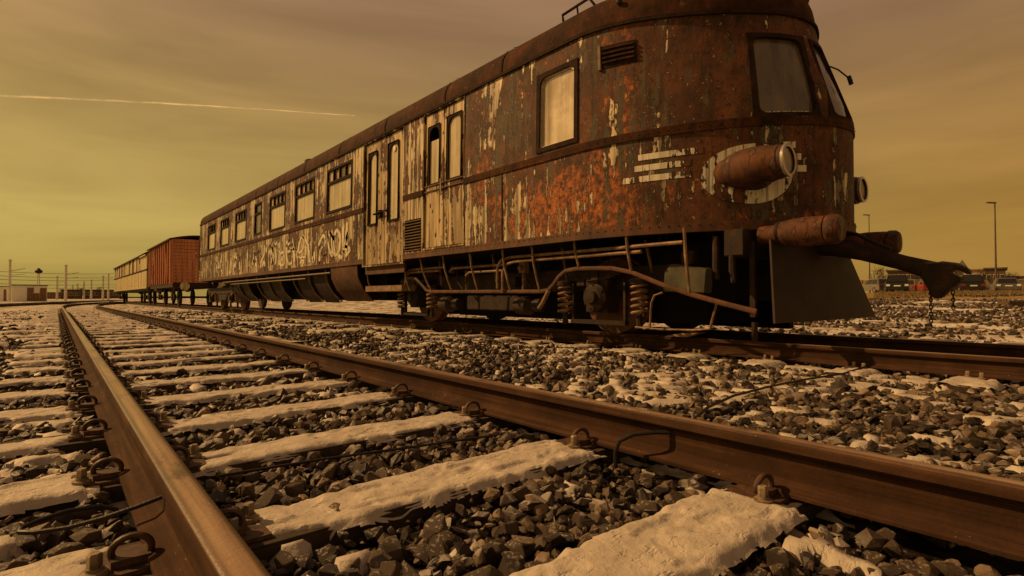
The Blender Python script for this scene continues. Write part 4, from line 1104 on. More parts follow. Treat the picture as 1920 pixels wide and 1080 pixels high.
# tail skirts: curved ribs, one panel left by the steps, long conduit
b = MB(); b.tube([(4.62, 11.6, RT + .985), (4.62, 21.6, RT + .985)], .022, 6); b.tube([(4.64, 13.2, RT + .90), (4.64, 20.5, RT + .90)], .018, 6); b.build('conduit', 'louvre', car)
for k in range(9):
    s = 12.0 + k * 1.1
    b = MB(); b.tube([(4.66, s, RT + 1.08), (4.70, s, RT + .80), (4.82, s - .05, RT + .55), (5.02, s - .12, RT + .34)], .019, 6); b.build('skirt_rib', 'gear_pipe', car)
for k in range(8):
    s = 12.05 + k * 1.1
    if k in (2, 5): continue
    b = MB(); q = [(4.72, .98), (4.76, .78), (4.88, .53), (5.06, .32)]
    b.add([(x, s, RT + z) for x, z in q] + [(x, s + .9, RT + z) for x, z in q], [(i, i + 1, 5 + i, 4 + i) for i in range(3)]); b.build('skirt_panel', 'gear', car)
b = MB(); q = [(4.58, 1.10), (4.60, .85), (4.72, .60), (4.95, .36)]
b.add([(x, 10.15 - .0 * i, RT + z) for i, (x, z) in enumerate(q)] + [(x, 11.5, RT + z) for x, z in q] + [(x + .02, 10.15, RT + z) for x, z in q] + [(x + .02, 11.5, RT + z) for x, z in q],
      [(i, i + 1, 5 + i, 4 + i) for i in range(3)] + [(8 + i, 9 + i, 13 + i, 12 + i) for i in range(3)] + [(i, i + 1, 9 + i, 8 + i) for i in range(3)]); b.build('skirt_panel', 'rust', car)['label'] = 'rust brown skirt panel beside the door steps'
b = MB(); b.box(4.60, 4.90, 8.35, 9.80, RT + .55, RT + .66); b.build('door_step', 'gear_pipe', car, bevel=.006)
b = MB(); b.box(4.62, 4.66, 8.30, 9.85, RT + .88, RT + 1.04); b.build('door_step', 'rust', car, bevel=.006)
for s in (8.34, 9.82): b = MB(); b.tube([(4.64, s, RT + 1.05), (4.66, s - .02, RT + .75), (4.70, s - .1, RT + .56)], .016, 6); b.build('step_bracket', 'gear_pipe', car)
# rear bogie
wheelset(21.4, car); wheelset(24.6, car)
for s in (21.4, 24.6):
    axlebox(s, 5.0, car)
    for d_ in (-.5, .5): coil(s + d_, 4.95, car)
b = MB(); b.box(4.88, 5.08, 20.6, 25.4, RT + .58, RT + .82); b.prism([(22.2, .58), (22.5, .34), (23.5, .34), (23.8, .58)], 4.90, 5.06, lambda p, w: (w, p[0], RT + p[1])); b.build('bogie_frame', 'gear', car, bevel=.01)
for sg in (-1, 1):
    b = MB(); b.lathe([(0, .10), (.25, .10), (.26, .06), (.5, .06), (.51, .22), (.54, .20)], (TC + sg * .875, CAR_END, RT + 1.04), (0, 1, 0), 18); b.build('buffer', 'gear', car)

# ------------------------------------------------------------------ wagons behind the railcar
def wagon_gear(w, s0, s1, wheels, hb):
    b = MB(); b.box(TC - 1.35, TC + 1.35, s0, s1, RT + hb - .22, RT + hb); b.build('solebar', 'gear', w)
    for s in wheels:
        b = MB(); b.lathe([(-.85, .06), (.85, .06)], (TC, s, RT + .46), (1, 0, 0), 10); ax = b.build('axle', 'gear', w)
        for sg in (-1, 1):
            b = MB(); b.lathe([(-.065, .2), (-.065, .46), (.05, .46), (.055, .485), (.07, .485), (.07, .2)], (TC + sg * .75, s, RT + .46), (-sg, 0, 0), 28); b.build('wheel', 'gear', ax)
        b = MB(); b.box(4.92, 5.15, s - .16, s + .16, RT + .30, RT + .62)
        for k in range(5): b.box(4.93, 5.05, s - .6 + .09 * k, s + .6 - .09 * k, RT + .76 - .03 * k, RT + .785 - .03 * k)
        b.build('axle_box', 'gear', w)
        b = MB(); b.bar((5.0, s - .35, RT + hb - .2), (5.0, s - .2, RT + .35), .05, .03); b.build('axle_guard', 'gear_pipe', w)
        b = MB(); b.bar((5.0, s + .35, RT + hb - .2), (5.0, s + .2, RT + .35), .05, .03); b.build('axle_guard', 'gear_pipe', w)
    for s, d_ in ((s0, -1), (s1, 1)):
        for sg in (-1, 1):
            b = MB(); b.lathe([(0, .12), (.22, .12), (.23, .07), (.48, .07), (.485, .23), (.52, .21), (.53, .05)], (TC + sg * .875, s, RT + 1.04), (0, d_, 0), 20); b.build('buffer', 'wagon_cream' if s == s0 else 'gear', w)
def arch_roof(w, s0, s1, hw, z0, rise, mat, th=.05):
    n = 14; b = MB(); o = [(-hw + 2 * hw * k / n, z0 + rise * (1 - ((-1 + 2 * k / n)) ** 2)) for k in range(n + 1)]
    poly = o + [(x, z - th) for x, z in o[::-1]]
    b.prism(poly, s0, s1, lambda p, v: (TC + p[0], v, RT + p[1])); return b.build('roof', mat, w)
W0, W1 = 33.3, 42.2
wr = thing('box_wagon', 'red wooden box wagon with planked end standing behind the railcar', 'wagon', (TC, W0, RT))
wagon_gear(wr, W0, W1, (35.2, 40.2), 1.22)
n = 13
for k in range(n):
    z = 1.24 + k * 2.36 / n; h = 2.36 / n
    b = MB(); b.box(TC - 1.36, TC + 1.36, W0 + .02 + random.uniform(-.006, .006), W0 + .07, RT + z + .005, RT + z + h - .012); b.build('plank', 'wagon_red', wr)
for x in (-1.42, 1.42): b = MB(); b.box(TC + x - .08, TC + x + .08, W0 - .02, W0 + .12, RT + 1.15, RT + 3.62); b.build('corner_post', 'wagon_red', wr)
b = MB(); b.box(TC - 1.36, TC + 1.36, W0 + .09, W1 - .05, RT + 1.2, RT + 1.3); b.box(TC - 1.30, TC - 1.26, W0 + .1, W1 - .1, RT + 1.25, RT + 3.6); b.box(TC + 1.30, TC + 1.34, W0 + .1, W1 - .1, RT + 1.25, RT + 3.6); b.build('inner_lining', 'dark_fill', wr)
for k in range(11):           # side: posts and boards, with gaps where boards are gone
    s = W0 + .35 + k * .82
    b = MB(); b.box(TC - 1.46, TC - 1.36, s - .06, s + .06, RT + 1.2, RT + 3.58); b.build('side_post', 'wagon_red', wr)
for k in range(7):
    z = 1.24 + k * .335
    b = MB(); b.box(TC - 1.35, TC - 1.31, W0 + .15, W1 - .15, RT + z, RT + z + (.27 if k in (0, 1, 2, 5) else .10)); b.build('side_board', 'wagon_red_dark', wr)
for k in (1, 3, 4, 7, 9):
    s = W0 + .35 + k * .82
    b = MB(); b.box(TC - 1.375, TC - 1.355, s + .1, s + .72, RT + 1.3, RT + (3.2 if k % 2 else 2.5)); b.build('side_panel', 'wagon_red', wr)
b = MB(); b.bar((TC - 1.47, W0 + 1.1, RT + 1.3), (TC - 1.47, W0 + 2.0, RT + 3.4), .05, .09); b.build('diagonal_brace', 'wagon_red', wr)
b = MB(); b.bar((TC - 1.47, W0 + 6.0, RT + 3.4), (TC - 1.47, W0 + 7.2, RT + 1.3), .05, .09); b.build('diagonal_brace', 'wagon_red', wr)
arch_roof(wr, W0 - .12, W1 + .12, 1.56, 3.58, .25, 'roof_rust', .08)

C0, C1 = 43.2, 69.5
wc = thing('old_coach', 'pale yellow boarded old coach at the far end of the train', 'coach', (TC, C0, RT))
wagon_gear(wc, C0, C1, (45.2, 47.6, 65.0, 67.4), 1.15)
b = MB(); b.box(TC - 1.38, TC + 1.38, C0 + .06, C1, RT + 1.1, RT + 3.5); b.build('inner_lining', 'dark_fill', wc)
n = 34; L_ = (C1 - C0) / n
for k in range(n):
    s = C0 + k * L_
    b = MB(); b.box(TC - 1.45 + random.uniform(-.01, .01), TC - 1.39, s + .02, s + L_ - .025, RT + 1.15, RT + 2.28); b.build('lower_board', 'wagon_cream', wc)
    wdt = .30 if k % 3 else 1.0
    if k % 3 == 0 or k < 4 or k in (8, 16, 17): b = MB(); b.box(TC - 1.45, TC - 1.39, s + .02, s + L_ - .025, RT + 2.36, RT + 3.48); b.build('upper_board', 'wagon_cream', wc)
    else:
        b = MB(); b.box(TC - 1.44, TC - 1.39, s + .02, s + .18, RT + 2.36, RT + 3.30); b.build('upper_board', 'wagon_cream', wc)
        if k % 4 < 2: b = MB(); b.box(TC - 1.42, TC - 1.395, s + .2, s + L_ - .04, RT + 2.36, RT + random.choice((2.9, 3.1, 3.3))); b.build('window_board', 'wagon_cream', wc)
b = MB(); b.box(TC - 1.48, TC - 1.38, C0, C1, RT + 2.27, RT + 2.37); b.build('waist_rail', 'moulding', wc)
b = MB(); b.box(TC - 1.48, TC - 1.38, C0, C1, RT + 1.06, RT + 1.16); b.build('sill', 'wagon_cream', wc)
for k in range(15):
    x0 = TC - 1.45 + k * 2.9 / 15; b = MB(); b.box(x0 + .01, x0 + 2.9 / 15 - .01, C0, C0 + .055, RT + 1.15, RT + 3.48); b.build('end_board', 'wagon_cream', wc)
arch_roof(wc, C0 - .1, C1 + .1, 1.56, 3.46, .50, 'roof_rust', .10)
b = MB(); b.box(TC - 1.56, TC - 1.50, C0 - .05, C0 + 3.2, RT + 3.28, RT + 3.46); b.build('fascia', 'wagon_cream', wc)

# ------------------------------------------------------------------ cables and litter on the ballast
b = MB(); b.tube([(.222, 1.70, .075), (.17, 1.705, .062), (.10, 1.722, .045), (.03, 1.745, .032), (-.035, 1.77, .03), (-.062, 1.795, .03), (-.06, 1.825, .03), (-.03, 1.85, .032), (.03, 1.87, .036), (.10, 1.875, .03), (.14, 1.87, .01)], .006, 8)
tag(b.build('cable', 'cable', None), 'black cable looped on the stones left of the near rail', 'cable')
b = MB(); b.tube([(1.728, 1.12, .112), (1.69, 1.17, .108), (1.645, 1.225, .098), (1.61, 1.265, .07), (1.60, 1.275, .03), (1.60, 1.275, -.03)], .008, 8)
tag(b.build('cable', 'cable', None), 'short bent bonding cable on the web of the right-hand rail', 'cable')
b = MB(); b.tube([(2.45, 1.46, -.01), (2.7, 1.52, .012), (3.1, 1.58, .018), (3.6, 1.60, .014), (4.1, 1.56, .018), (4.7, 1.50, .012), (5.2, 1.48, .03)], .008, 8)
tag(b.build('cable', 'cable', None), 'dark cable lying across the ballast towards the railcar track', 'cable')
b = MB(); b.tube([(.42, 2.00, .012), (.75, 1.93, .02), (1.1, 1.86, .018), (1.45, 1.80, .015)], .005, 6)
tag(b.build('wire', 'cable', None), 'thin straight wire between two snowy sleepers of the near track', 'wire')

# ------------------------------------------------------------------ left background
def pole(lat, d, h, r, label, grp=None, arm=None):
    x, y = cam_xy(lat, d); z = 0.02
    t_ = thing('catenary_mast', label, 'pole', (x, y, z), grp)
    b = MB(); b.tube([(x, y, z - .3), (x, y, z + h)], [r, r * .8], 8); b.build('mast', 'concrete', t_)
    b = MB(); b.lathe([(0, r * 1.2), (.25, r * 1.0)], (x, y, z + h - .2), (0, 0, 1), 8); b.build('cap', 'concrete', t_)
    if arm:
        b = MB(); b.tube([(x, y, z + h * .72), (x + arm, y + .3, z + h * .80)], .05, 6); b.tube([(x, y, z + h * .62), (x + arm, y + .3, z + h * .66)], .04, 6); b.build('arm', 'pole_metal', t_)
    return x, y, z
masts = [(18, 487, 104, 'thick concrete mast at the left edge beside the white sheds'), (107, 518, 190, 'concrete mast just left of the tallest mast beyond the curve'),
         (123, 497, 118, 'tallest concrete mast standing beyond where the track curves'), (136, 535, 330, 'faint far mast, first right of the tallest mast'), (145, 532, 300, 'far mast, second right of the tallest mast'),
         (157, 528, 250, 'mast in the middle of the receding row before the dark building'), (171, 525, 215, 'mast in front of the left end of the dark long building'), (193, 517, 180, 'mast in front of the dark long building, second from the coach'),
         (203, 513, 165, 'mast nearest to the far end of the yellow coach')]
mp = []
for px, top, d, lab in masts:
    h = (558 - top) / 1000 * d + .6
    mp.append((*pole((px - 960) / 1000 * d, d, h, .0038 * d * .62 if d < 130 else .0030 * d * .6, lab, 'masts along the far tracks', 2.2 if px in (123, 18, 107) else None), h))
def wire(a, c, z0, z1, sag, r, label):
    P_ = [(a[0] + (c[0] - a[0]) * i / 12, a[1] + (c[1] - a[1]) * i / 12, z0 + (z1 - z0) * i / 12 - sag * 4 * (i / 12) * (1 - i / 12)) for i in range(13)]
    b = MB(); b.tube(P_, r, 4); tag(b.build('overhead_wire', 'pole_metal', None), label, 'wire', 'overhead wires at the left')
lw_ = cam_xy(-1.05 * 100, 100); fr_ = cam_xy(-.745 * 190, 190)
for i, (z0, z1, ord_) in enumerate(((6.0, 9.2, 'uppermost'), (5.2, 7.8, 'second from the top'), (4.4, 7.0, 'third from the top'), (3.6, 5.4, 'second lowest'), (2.9, 4.4, 'lowest'))):
    wire(lw_, fr_, z0, z1, .5, .05, 'dark overhead wire above the white sheds, ' + ord_)
def shed(px0, px1, d, h, name, label, panels):
    a = (px0 - 960) / 1000 * d; c = (px1 - 960) / 1000 * d; x, y = cam_xy((a + c) / 2, d)
    t_ = thing(name, label, 'shed', (x, y, 0)); w = (c - a) / 2
    ra = math.hypot(x, y); ex, ey = x / ra, y / ra; cphi = CY * ey + SY * ex; w *= cphi
    def L(u, v, z): return (x + ey * u + ex * v, y - ex * u + ey * v, z)
    def bx(u0, u1, v0, v1, z0, z1):
        b = MB(); b.add([L(u, v, z) for u in (u0, u1) for v in (v0, v1) for z in (z0, z1)], [(0, 1, 3, 2), (4, 6, 7, 5), (0, 4, 5, 1), (2, 3, 7, 6), (0, 2, 6, 4), (1, 5, 7, 3)]); return b
    bx(-w, w, 0, 2.6, -.2, h).build('wall', 'shed_white', t_)
    bx(-w - .15, w + .15, -.2, 2.8, h, h + .12).build('roof', 'shed_roof', t_)
    for f0, f1, z0, z1, nm, mt in panels: bx(-w + 2 * w * f0, -w + 2 * w * f1, -.06, .02, z0, z1).build(nm, mt, t_)
shed(23, 89, 96, 2.75, 'white_shed', 'larger white shed with two brown doors beside the thick mast', [(.42, .61, 0, 2.4, 'door', 'shed_door'), (.61, .78, 0, 1.4, 'low_panel', 'shed_door'), (.79, .98, 0, 2.35, 'door', 'shed_door')])
shed(-16, 15, 97, 2.6, 'white_shed', 'small white shed cut by the left edge of the photo', [(.74, .90, 0, 2.1, 'door', 'shed_door')])
# signal lamps mast behind the shed
x, y = cam_xy(-.888 * 130, 130); t_ = thing('light_tower', 'slim tower with a round lamp head rising behind the larger white shed', 'tower', (x, y, 0))
b = MB(); b.tube([(x - .3, y, 0), (x - .12, y, 6.6)], .10, 6); b.tube([(x + .3, y, 0), (x + .12, y, 6.6)], .10, 6); b.build('mast', 'concrete', t_)
b = MB(); b.lathe([(0, .3), (.3, .75), (.7, .75), (1.0, .3), (1.2, .35), (1.3, .1)], (x, y, 6.5), (0, 0, 1), 12); b.build('lamp_head', 'gear', t_)
# long dark building and hedge of trees beyond
def block(px0, px1, d, z0, z1, name, label, cat, wall, roof, wins, depth=8, wz=(1.2, 2.6), wh=None, overhang=.3):
    a = (px0 - 960) / 1000 * d; c = (px1 - 960) / 1000 * d; x, y = cam_xy((a + c) / 2, d); w = (c - a) / 2
    t_ = thing(name, label, cat, (x, y, z0))
    ra = math.hypot(x, y); ex, ey = x / ra, y / ra; cphi = CY * ey + SY * ex; w *= cphi
    def L(u, v, z): return (x + ey * u + ex * v, y - ex * u + ey * v, z)
    def bx(u0, u1, v0, v1, za, zb):
        b = MB(); b.add([L(u, v, z) for u in (u0, u1) for v in (v0, v1) for z in (za, zb)], [(0, 1, 3, 2), (4, 6, 7, 5), (0, 4, 5, 1), (2, 3, 7, 6), (0, 2, 6, 4), (1, 5, 7, 3)]); return b
    bx(-w, w, 0, depth, z0 - .5, z1).build('wall', wall, t_)
    bx(-w - overhang, w + overhang, -overhang, depth + overhang, z1, z1 + .25).build('roof', roof, t_)
    for r0, r1 in (wh or [wz]):
        for k in range(wins):
            u = -w + 2 * w * (k + .5) / wins; q = w / wins * .72
            f = bx(u - q, u + q, -.06, .02, z0 + r0, z0 + r1).build('window', 'wall_cream', t_)
            bx(u - q * .8, u + q * .8, -.09, -.05, z0 + r0 + .12, z0 + r1 - .12).build('pane', 'window_dark', f)
    return t_
block(116, 226, 280, 0, 4.6, 'long_building', 'long low dark building beyond the row of masts at left', 'building', 'wall_dark', 'shed_roof', 16, 10, (1.5, 3.6))
block(60, 116, 300, 0, 3.4, 'low_building', 'low reddish building far beyond the larger white shed', 'building', 'wall_brick', 'shed_roof', 7, 8, (1.2, 2.2))
# ------------------------------------------------------------------ trees far off
def bare_tree(px, d, z, h, label, grp):
    x, y = cam_xy((px - 960) / 1000 * d, d); t_ = thing('bare_tree', label, 'tree', (x, y, z), grp)
    b = MB(); b.tube([(x, y, z - .3), (x + .1, y, z + h * .35), (x, y, z + h * .7)], [h * .03, h * .022, h * .01], 6); b.build('trunk', 'bark', t_)
    r_ = random.Random(int(px * 13)); b = MB()
    for k in range(170):
        a_ = r_.uniform(0, 6.28); rr = h * .32 * math.sqrt(r_.random()); zz_ = h * r_.uniform(.3, 1.0); rr *= 1 - abs(zz_ / h - .62) * 1.3
        p = Vector((x + rr * math.cos(a_), y + rr * math.sin(a_), z + zz_)); d_ = Vector((math.cos(a_) * .5 + r_.uniform(-.4, .4), math.sin(a_) * .5 + r_.uniform(-.4, .4), r_.uniform(.3, 1))).normalized() * h * r_.uniform(.08, .17)
        b.tube([p - d_, p, p + d_ + Vector((r_.uniform(-.1, .1), 0, 0))], [h * .006, h * .004, h * .002], 3, False)
    b.build('crown', 'twigs', t_)
for px, d, z, h, lab in ((116, 240, 0, 4.6, 'bare tree at the left end of the dark long building'), (152, 245, 0, 5.0, 'bare tree between far masts in front of the dark long building'), (187, 235, 0, 5.4, 'bare tree nearest the yellow coach in front of the dark building'),
                         (1648, 120, 1.0, 6.2, 'bare tree left of the car park beside the skirt edge'), (1897, 140, 1.0, 6.0, 'bare tree over the low roofs at the right edge')):
    bare_tree(px, d, z, h, lab, 'bare trees far off')
for n_t, (px, d, h) in enumerate(((1655, 98, 3.6), (1672, 96, 3.0), (1700, 97, 3.3), (1716, 96, 4.6), (1733, 97, 3.8), (1780, 99, 4.2), (1794, 96, 4.6), (1822, 97, 3.9), (1842, 95, 4.4), (1868, 96, 3.4), (1890, 97, 3.8), (1908, 96, 3.0))):
    bare_tree(px, d, 1.0, h, ('leftmost', 'second', 'third', 'fourth', 'fifth', 'sixth', 'seventh', 'eighth', 'ninth', 'tenth', 'eleventh', 'rightmost')[n_t] + ' low bare tree from the left in the hedge row behind the car park', 'hedge row behind the car park')

# ------------------------------------------------------------------ right background: car park
def gz(x, y): return float(ground_z(np.array([x]), np.array([y]))[0])
def parked_car(px, d, yaw, col, label, kind='hatch', rear=True):
    lat = (px - 960) / 1000 * d; x, y = cam_xy(lat, d); z = gz(x, y) + .02
    t_ = thing('parked_car', label, 'car', (x, y, z), 'cars in the car park')
    view = math.atan2(y, x)                     # local +Y points away from the camera, then turned by yaw
    m = Matrix.Rotation(view - math.pi / 2 + yaw, 3, 'Z'); o = Vector((x, y, z))
    def T(p): return tuple(o + m @ Vector(p))
    L_, W_ = (4.1, 1.74) if kind != 'van' else (4.6, 1.85); H_ = {'hatch': 1.48, 'sedan': 1.42, 'van': 1.85, 'suv': 1.68}[kind]
    h = L_ / 2; bl = .82 if kind != 'suv' else .95
    prof = [(-h, .30), (-h - .03, .55), (-h + .03, bl), (-h + .9, bl + .08), (h - .9, bl + .06), (h - .05, bl - .12), (h, .55), (h - .05, .30)]
    b = MB(); n = len(prof); vs = []
    for wd, inset in ((-1, 0.06), (-1, 0), (1, 0), (1, 0.06)):
        for (yy, zz_) in prof:
            k_ = (1 - inset) if abs(wd) == 1 else 1
            vs.append((wd * W_ / 2 * (k_ if inset else 1.0) * (1 if zz_ < .6 else .97), yy * (1 - inset * .25), zz_))
    b.add([T(v) for v in vs[:n]] + [T((v[0] * .93, v[1], v[2])) for v in vs[n:2 * n]], [])
    b = MB(); cs = []
    for wx in (-1, -.92, .92, 1):
        e_ = .05 if abs(wx) == 1 else 0
        for (yy, zz_) in prof: cs.append(T((wx * W_ / 2, yy * (1 - e_), zz_ if zz_ < bl - .05 else zz_ - e_)))
    fs = [tuple(range(n - 1, -1, -1)), tuple(3 * n + i for i in range(n))]
    for k in range(3): fs += [(k * n + i, k * n + (i + 1) % n, (k + 1) * n + (i + 1) % n, (k + 1) * n + i) for i in range(n)]
    b.add(cs, fs); b.build('body', col, t_, True)
    r0, r1 = {'hatch': (-h + .12, h - 1.35), 'sedan': (-h + .75, h - 1.3), 'van': (-h + .05, h - 1.0), 'suv': (-h + .1, h - 1.3)}[kind]
    lo, hi = bl + .03, H_
    base = [(r0, lo), (r1, lo)]; top = [(r0 + (.30 if kind != 'van' else .1), hi), (r1 - .75, hi)]
    wl_, wt = W_ / 2 * .95, W_ / 2 * .76
    q = [(-wl_, r0, lo), (wl_, r0, lo), (wl_, r1, lo), (-wl_, r1, lo), (-wt, top[0][0], hi - .05), (wt, top[0][0], hi - .05), (wt, top[1][0], hi - .05), (-wt, top[1][0], hi - .05), (-wt * .9, top[0][0] + .15, hi), (wt * .9, top[0][0] + .15, hi), (wt * .9, top[1][0] - .2, hi), (-wt * .9, top[1][0] - .2, hi)]
    b = MB(); b.add([T(v) for v in q], [(0, 1, 5, 4), (1, 2, 6, 5), (2, 3, 7, 6), (3, 0, 4, 7), (4, 5, 9, 8), (5, 6, 10, 9), (6, 7, 11, 10), (7, 4, 8, 11), (8, 9, 10, 11)]); b.build('cabin', col, t_)
    def face(i0, i1, i2, i3, nm, f0=.08, f1=.92, g0=.12, g1=.9, out=.015):
        A, B_, C, D_ = (Vector(q[i]) for i in (i0, i1, i2, i3)); nn_ = (B_ - A).cross(D_ - A).normalized() * out
        P_ = []
        for f, g in ((f0, g0), (f1, g0), (f1, g1), (f0, g1)): P_.append(A.lerp(B_, f).lerp(D_.lerp(C, f), g))
        c_ = sum((Vector(v) for v in q[:8]), Vector()) / 8
        if nn_.dot(A - c_) < 0: nn_ = -nn_
        b = MB(); b.add([T(p + nn_) for p in P_] + [T(p - nn_) for p in P_], [(0, 1, 2, 3), (4, 7, 6, 5), (0, 4, 5, 1), (1, 5, 6, 2), (2, 6, 7, 3), (3, 7, 4, 0)]); b.build(nm, 'car_glass', t_)
    face(0, 1, 5, 4, 'rear_window'); face(2, 3, 7, 6, 'windscreen'); face(1, 2, 6, 5, 'side_window', .06, .48); face(1, 2, 6, 5, 'side_window', .52, .94); face(3, 0, 4, 7, 'side_window', .06, .48); face(3, 0, 4, 7, 'side_window', .52, .94)
    for yy in (-h + .75, h - .75):
        for sg in (-1, 1):
            b = MB(); c_ = Vector(T((sg * (W_ / 2 - .10), yy, .32))); b.lathe([(-.10, .2), (-.10, .30), (-.07, .32), (.08, .32), (.11, .29), (.11, .2)], c_, m @ Vector((sg, 0, 0)), 20); w_ = b.build('wheel', 'black_rubber', t_)
            b = MB(); b.lathe([(.10, .20), (.12, .18), (.112, .02)], c_, m @ Vector((sg, 0, 0)), 14); b.build('rim', 'car_silver', w_)
    def bxl(x0, x1, y0, y1, z0, z1, nm, mt):
        b = MB(); b.add([T((xx, yy, zz_)) for xx in (x0, x1) for yy in (y0, y1) for zz_ in (z0, z1)], [(0, 1, 3, 2), (4, 6, 7, 5), (0, 4, 5, 1), (2, 3, 7, 6), (0, 2, 6, 4), (1, 5, 7, 3)]); b.build(nm, mt, t_, True, .015)
    bxl(-W_ / 2 * .97, W_ / 2 * .97, -h - .07, -h + .1, .34, .56, 'rear_bumper', col); bxl(-.26, .26, -h - .09, -h - .03, .60, .71, 'number_plate', 'plate_white')
    bxl(-W_ / 2 * .97, W_ / 2 * .97, h - .1, h + .05, .34, .54, 'front_bumper', col)
    for sg in (-1, 1):
        bxl(*sorted((sg * W_ / 2 * .62, sg * W_ / 2 * .94)), -h - .05, -h + .1, .62, .80, 'tail_light' if rear else 'headlight', 'tail_red' if rear else 'plate_white')
        bxl(*sorted((sg * W_ / 2 * .60, sg * W_ / 2 * .92)), h - .12, h + .03, .58, .74, 'headlight' if rear else 'tail_light', 'plate_white' if rear else 'tail_red')
for px, d, yaw, col, lab, kind, rear in (
        (1642, 54, .5, 'car_silver', 'pale car half hidden behind the dark front skirt', 'hatch', True),
        (1680, 50, .05, 'car_black', 'dark tall car left of the coupling hook in the car park', 'suv', False),
        (1712, 56, -.3, 'car_brown', 'brown car right beside the dark tall car', 'hatch', True),
        (1742, 53, .2, 'car_red', 'red car partly hidden by the coupling hook', 'hatch', True),
        (1812, 50, .25, 'car_black', 'black van-like car right of the coupling hook', 'suv', True),
        (1838, 58, -.2, 'car_grey', 'grey car behind and right of the black van-like car', 'hatch', True),
        (1885, 50, .12, 'car_grey', 'low grey sedan beneath the tall lamp post', 'sedan', False),
        (1925, 54, .3, 'car_brown', 'brown car cut by the right edge of the photo', 'hatch', True)):
    parked_car(px, d, yaw, col, lab, kind, rear)
def lamp_post(px, top, d, label):
    x, y = cam_xy((px - 960) / 1000 * d, d); z = gz(x, y); h = (558 - top) / 1000 * d + .608 - z
    t_ = thing('lamp_post', label, 'lamp post', (x, y, z), 'car park lamp posts')
    b = MB(); b.tube([(x, y, z - .2), (x, y, z + h * .4), (x, y, z + h)], [.13, .09, .06], 8); b.build('post', 'pole_metal', t_)
    b = MB(); a_ = Vector((x, y, z + h)); e_ = a_ + Vector((-CY * .95, SY * .95, .05)); b.bar(a_ + Vector((CY * .1, -SY * .1, .0)), e_, .32, .14); b.build('lamp_arm', 'pole_metal', t_, bevel=.03)
lamp_post(1868, 380, 62, 'tall lamp post over the low grey sedan at right')
lamp_post(1631, 403, 88, 'lamp post seen just right of the railcar nose')
G1 = 1.0
block(1664, 1740, 105, G1, 5.9, 'pavilion', 'low glazed building with white columns behind the dark tall car', 'building', 'wall_dark', 'shed_roof', 9, 10, (2.3, 4.2))
block(1636, 1666, 118, G1, 3.4, 'low_house', 'low pale house left of the glazed building', 'building', 'wall_cream', 'shed_roof', 4, 8, (.8, 1.8))
block(1792, 1850, 112, G1, 6.3, 'house', 'pale two storey house behind the black van-like car', 'building', 'wall_cream', 'wall_brick', 6, 10, wh=[(.9, 2.2), (3.2, 4.5)])
block(1848, 1886, 100, G1, 6.0, 'flat_block', 'dark flat roofed block behind the tall lamp post', 'building', 'wall_dark', 'shed_roof', 3, 10, (2.0, 4.0))
block(1884, 1960, 104, G1, 4.6, 'brick_house', 'reddish low house at the right edge', 'building', 'wall_brick', 'shed_roof', 6, 10, (1.2, 2.8))
block(1738, 1794, 125, G1, 4.8, 'low_house', 'low brown house mostly behind the coupling hook', 'building', 'wall_brick', 'shed_roof', 6, 8, (1.0, 2.4))
x, y = cam_xy((1805 - 960) / 1000 * 140, 140); t_ = thing('church_tower', 'small pointed church tower over the roofs right of the coupling hook', 'tower', (x, y, G1))
b = MB(); b.box(x - 1.0, x + 1.0, y - 1.0, y + 1.0, G1, G1 + 7.0); b.build('shaft', 'wall_dark', t_)
b = MB(); b.add([(x - 1.2, y - 1.2, G1 + 7), (x + 1.2, y - 1.2, G1 + 7), (x + 1.2, y + 1.2, G1 + 7), (x - 1.2, y + 1.2, G1 + 7), (x, y, G1 + 9.6)], [(0, 1, 4), (1, 2, 4), (2, 3, 4), (3, 0, 4), (0, 3, 2, 1)]); b.build('spire', 'shed_roof', t_)
# roof dormers and chimneys on the houses
for o in list(bpy.data.objects):
    if o.name.startswith(('house', 'low_house', 'brick_house')) and o.type == 'EMPTY':
        z_ = max((c.data.vertices[i].co.z for c in o.children if c.name.startswith('roof') for i in range(8)), default=0); P_ = o.location
        for dx_ in (-1.6, 1.2):
            b = MB(); b.box(P_.x + dx_, P_.x + dx_ + .6, P_.y + 3, P_.y + 3.6, P_.z + z_ - .05, P_.z + z_ + .9); b.build('chimney', 'wall_brick', o)
# concrete kerb blocks and earth bank in front of the car park
x, y = cam_xy(.965 * 20, 20); b = MB(); b.obox((x, y, gz(x, y) + .05), (1.8, .5, .26), Matrix.Rotation(-YAW, 3, 'Z')); tag(b.build('kerb_block', 'wall_dark', None, bevel=.02), 'low dark block lying in the snow at the right edge', 'block')

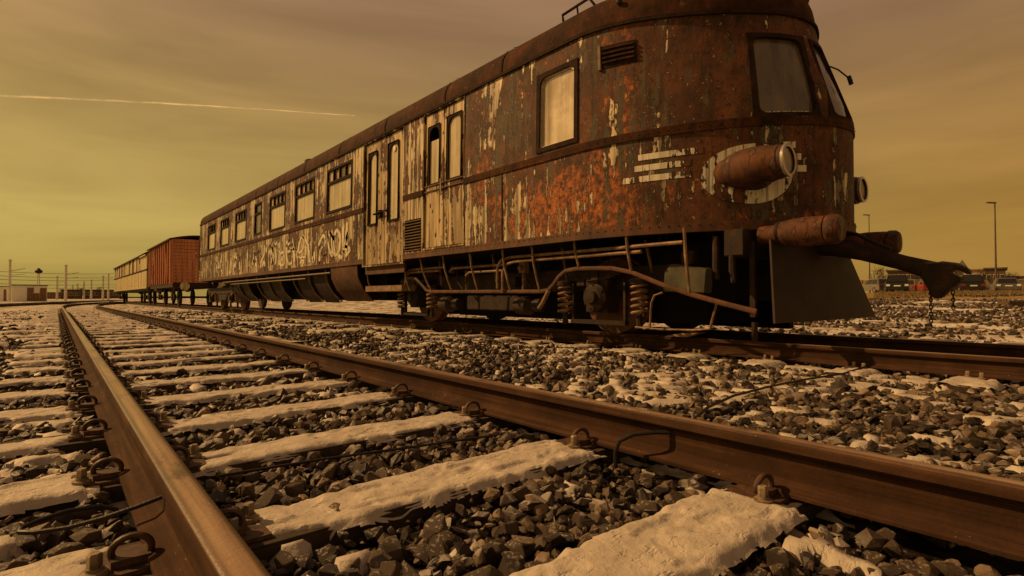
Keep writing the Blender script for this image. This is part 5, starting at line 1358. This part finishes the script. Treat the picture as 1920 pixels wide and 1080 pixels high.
# ------------------------------------------------------------------ dry grass along the car park edge
V, F = [], []; r_ = np.random.default_rng(4); n = 9000
D = r_.uniform(30, 44, n); lat = r_.uniform(.68, 1.06, n) * D; X, Y = CY * lat + SY * D, -SY * lat + CY * D; Z = ground_z(X, Y)
H = r_.uniform(.06, .22, n); W = r_.uniform(.012, .03, n); A = r_.uniform(0, 6.28, n); lx, ly = r_.normal(0, .06, n), r_.normal(0, .06, n)
v = np.zeros((n, 3, 3)); v[:, 0] = np.stack([X - W * np.cos(A), Y - W * np.sin(A), Z - .02], 1); v[:, 1] = np.stack([X + W * np.cos(A), Y + W * np.sin(A), Z - .02], 1); v[:, 2] = np.stack([X + lx, Y + ly, Z + H], 1)
simple('dry_grass', (0.20, 0.14, 0.065), 0.8, 0.4, 3)
gr_ = struct(link_mesh('dry_grass', np_mesh('dry_grass', v.reshape(-1, 3), np.arange(3 * n).reshape(n, 3), 'dry_grass', False)), 'stuff'); tag(gr_, 'yellow dry grass along the edge of the car park', 'grass')

# ------------------------------------------------------------------ contrail, high and far
t = NT('contrail_vapour'); nn_ = t.t.nodes
tr = nn_.new('ShaderNodeBsdfTransparent'); tl = nn_.new('ShaderNodeBsdfTranslucent'); df = nn_.new('ShaderNodeBsdfDiffuse')
for q in (tl, df): q.inputs['Color'].default_value = (.95, .95, .95, 1)
a1 = nn_.new('ShaderNodeAddShader'); m1 = nn_.new('ShaderNodeMixShader')
t.t.links.new(tl.outputs[0], a1.inputs[0]); t.t.links.new(df.outputs[0], a1.inputs[1])
lwt = nn_.new('ShaderNodeLayerWeight'); lwt.inputs[0].default_value = .5
fc = t.math('MULTIPLY', t.rng(t.noise(.004, 6, .65), .3, .7, .05, .38), t.rng(lwt.outputs['Facing'], .0, 1.0, 1.0, .0))
t.put(m1.inputs[0], fc); t.t.links.new(tr.outputs[0], m1.inputs[1]); t.t.links.new(a1.outputs[0], m1.inputs[2])
t.t.links.new(m1.outputs[0], nn_['Material Output'].inputs[0]); M['contrail_vapour'] = t.m
p0, p1 = Vector((-380, 5590, 1528)), Vector((1700, 3810, 1370)); n = 120; P_, Q_ = [], []
for i in range(n + 1):
    f = i / n; P_.append(p0.lerp(p1, f) + Vector((0, 0, 6 * (vnoise(np.array([f * 40]), np.array([0.5]), 3)[0] - .5) + 14 * math.sin(f * 3)))); Q_.append((9 - 6.5 * f) * (.75 + .5 * vnoise(np.array([f * 70]), np.array([2.5]), 5)[0]))
b = MB(); b.tube(P_, Q_, 10); tag(b.build('contrail', 'contrail_vapour', None), 'thin pale contrail crossing the sky at upper left', 'contrail')
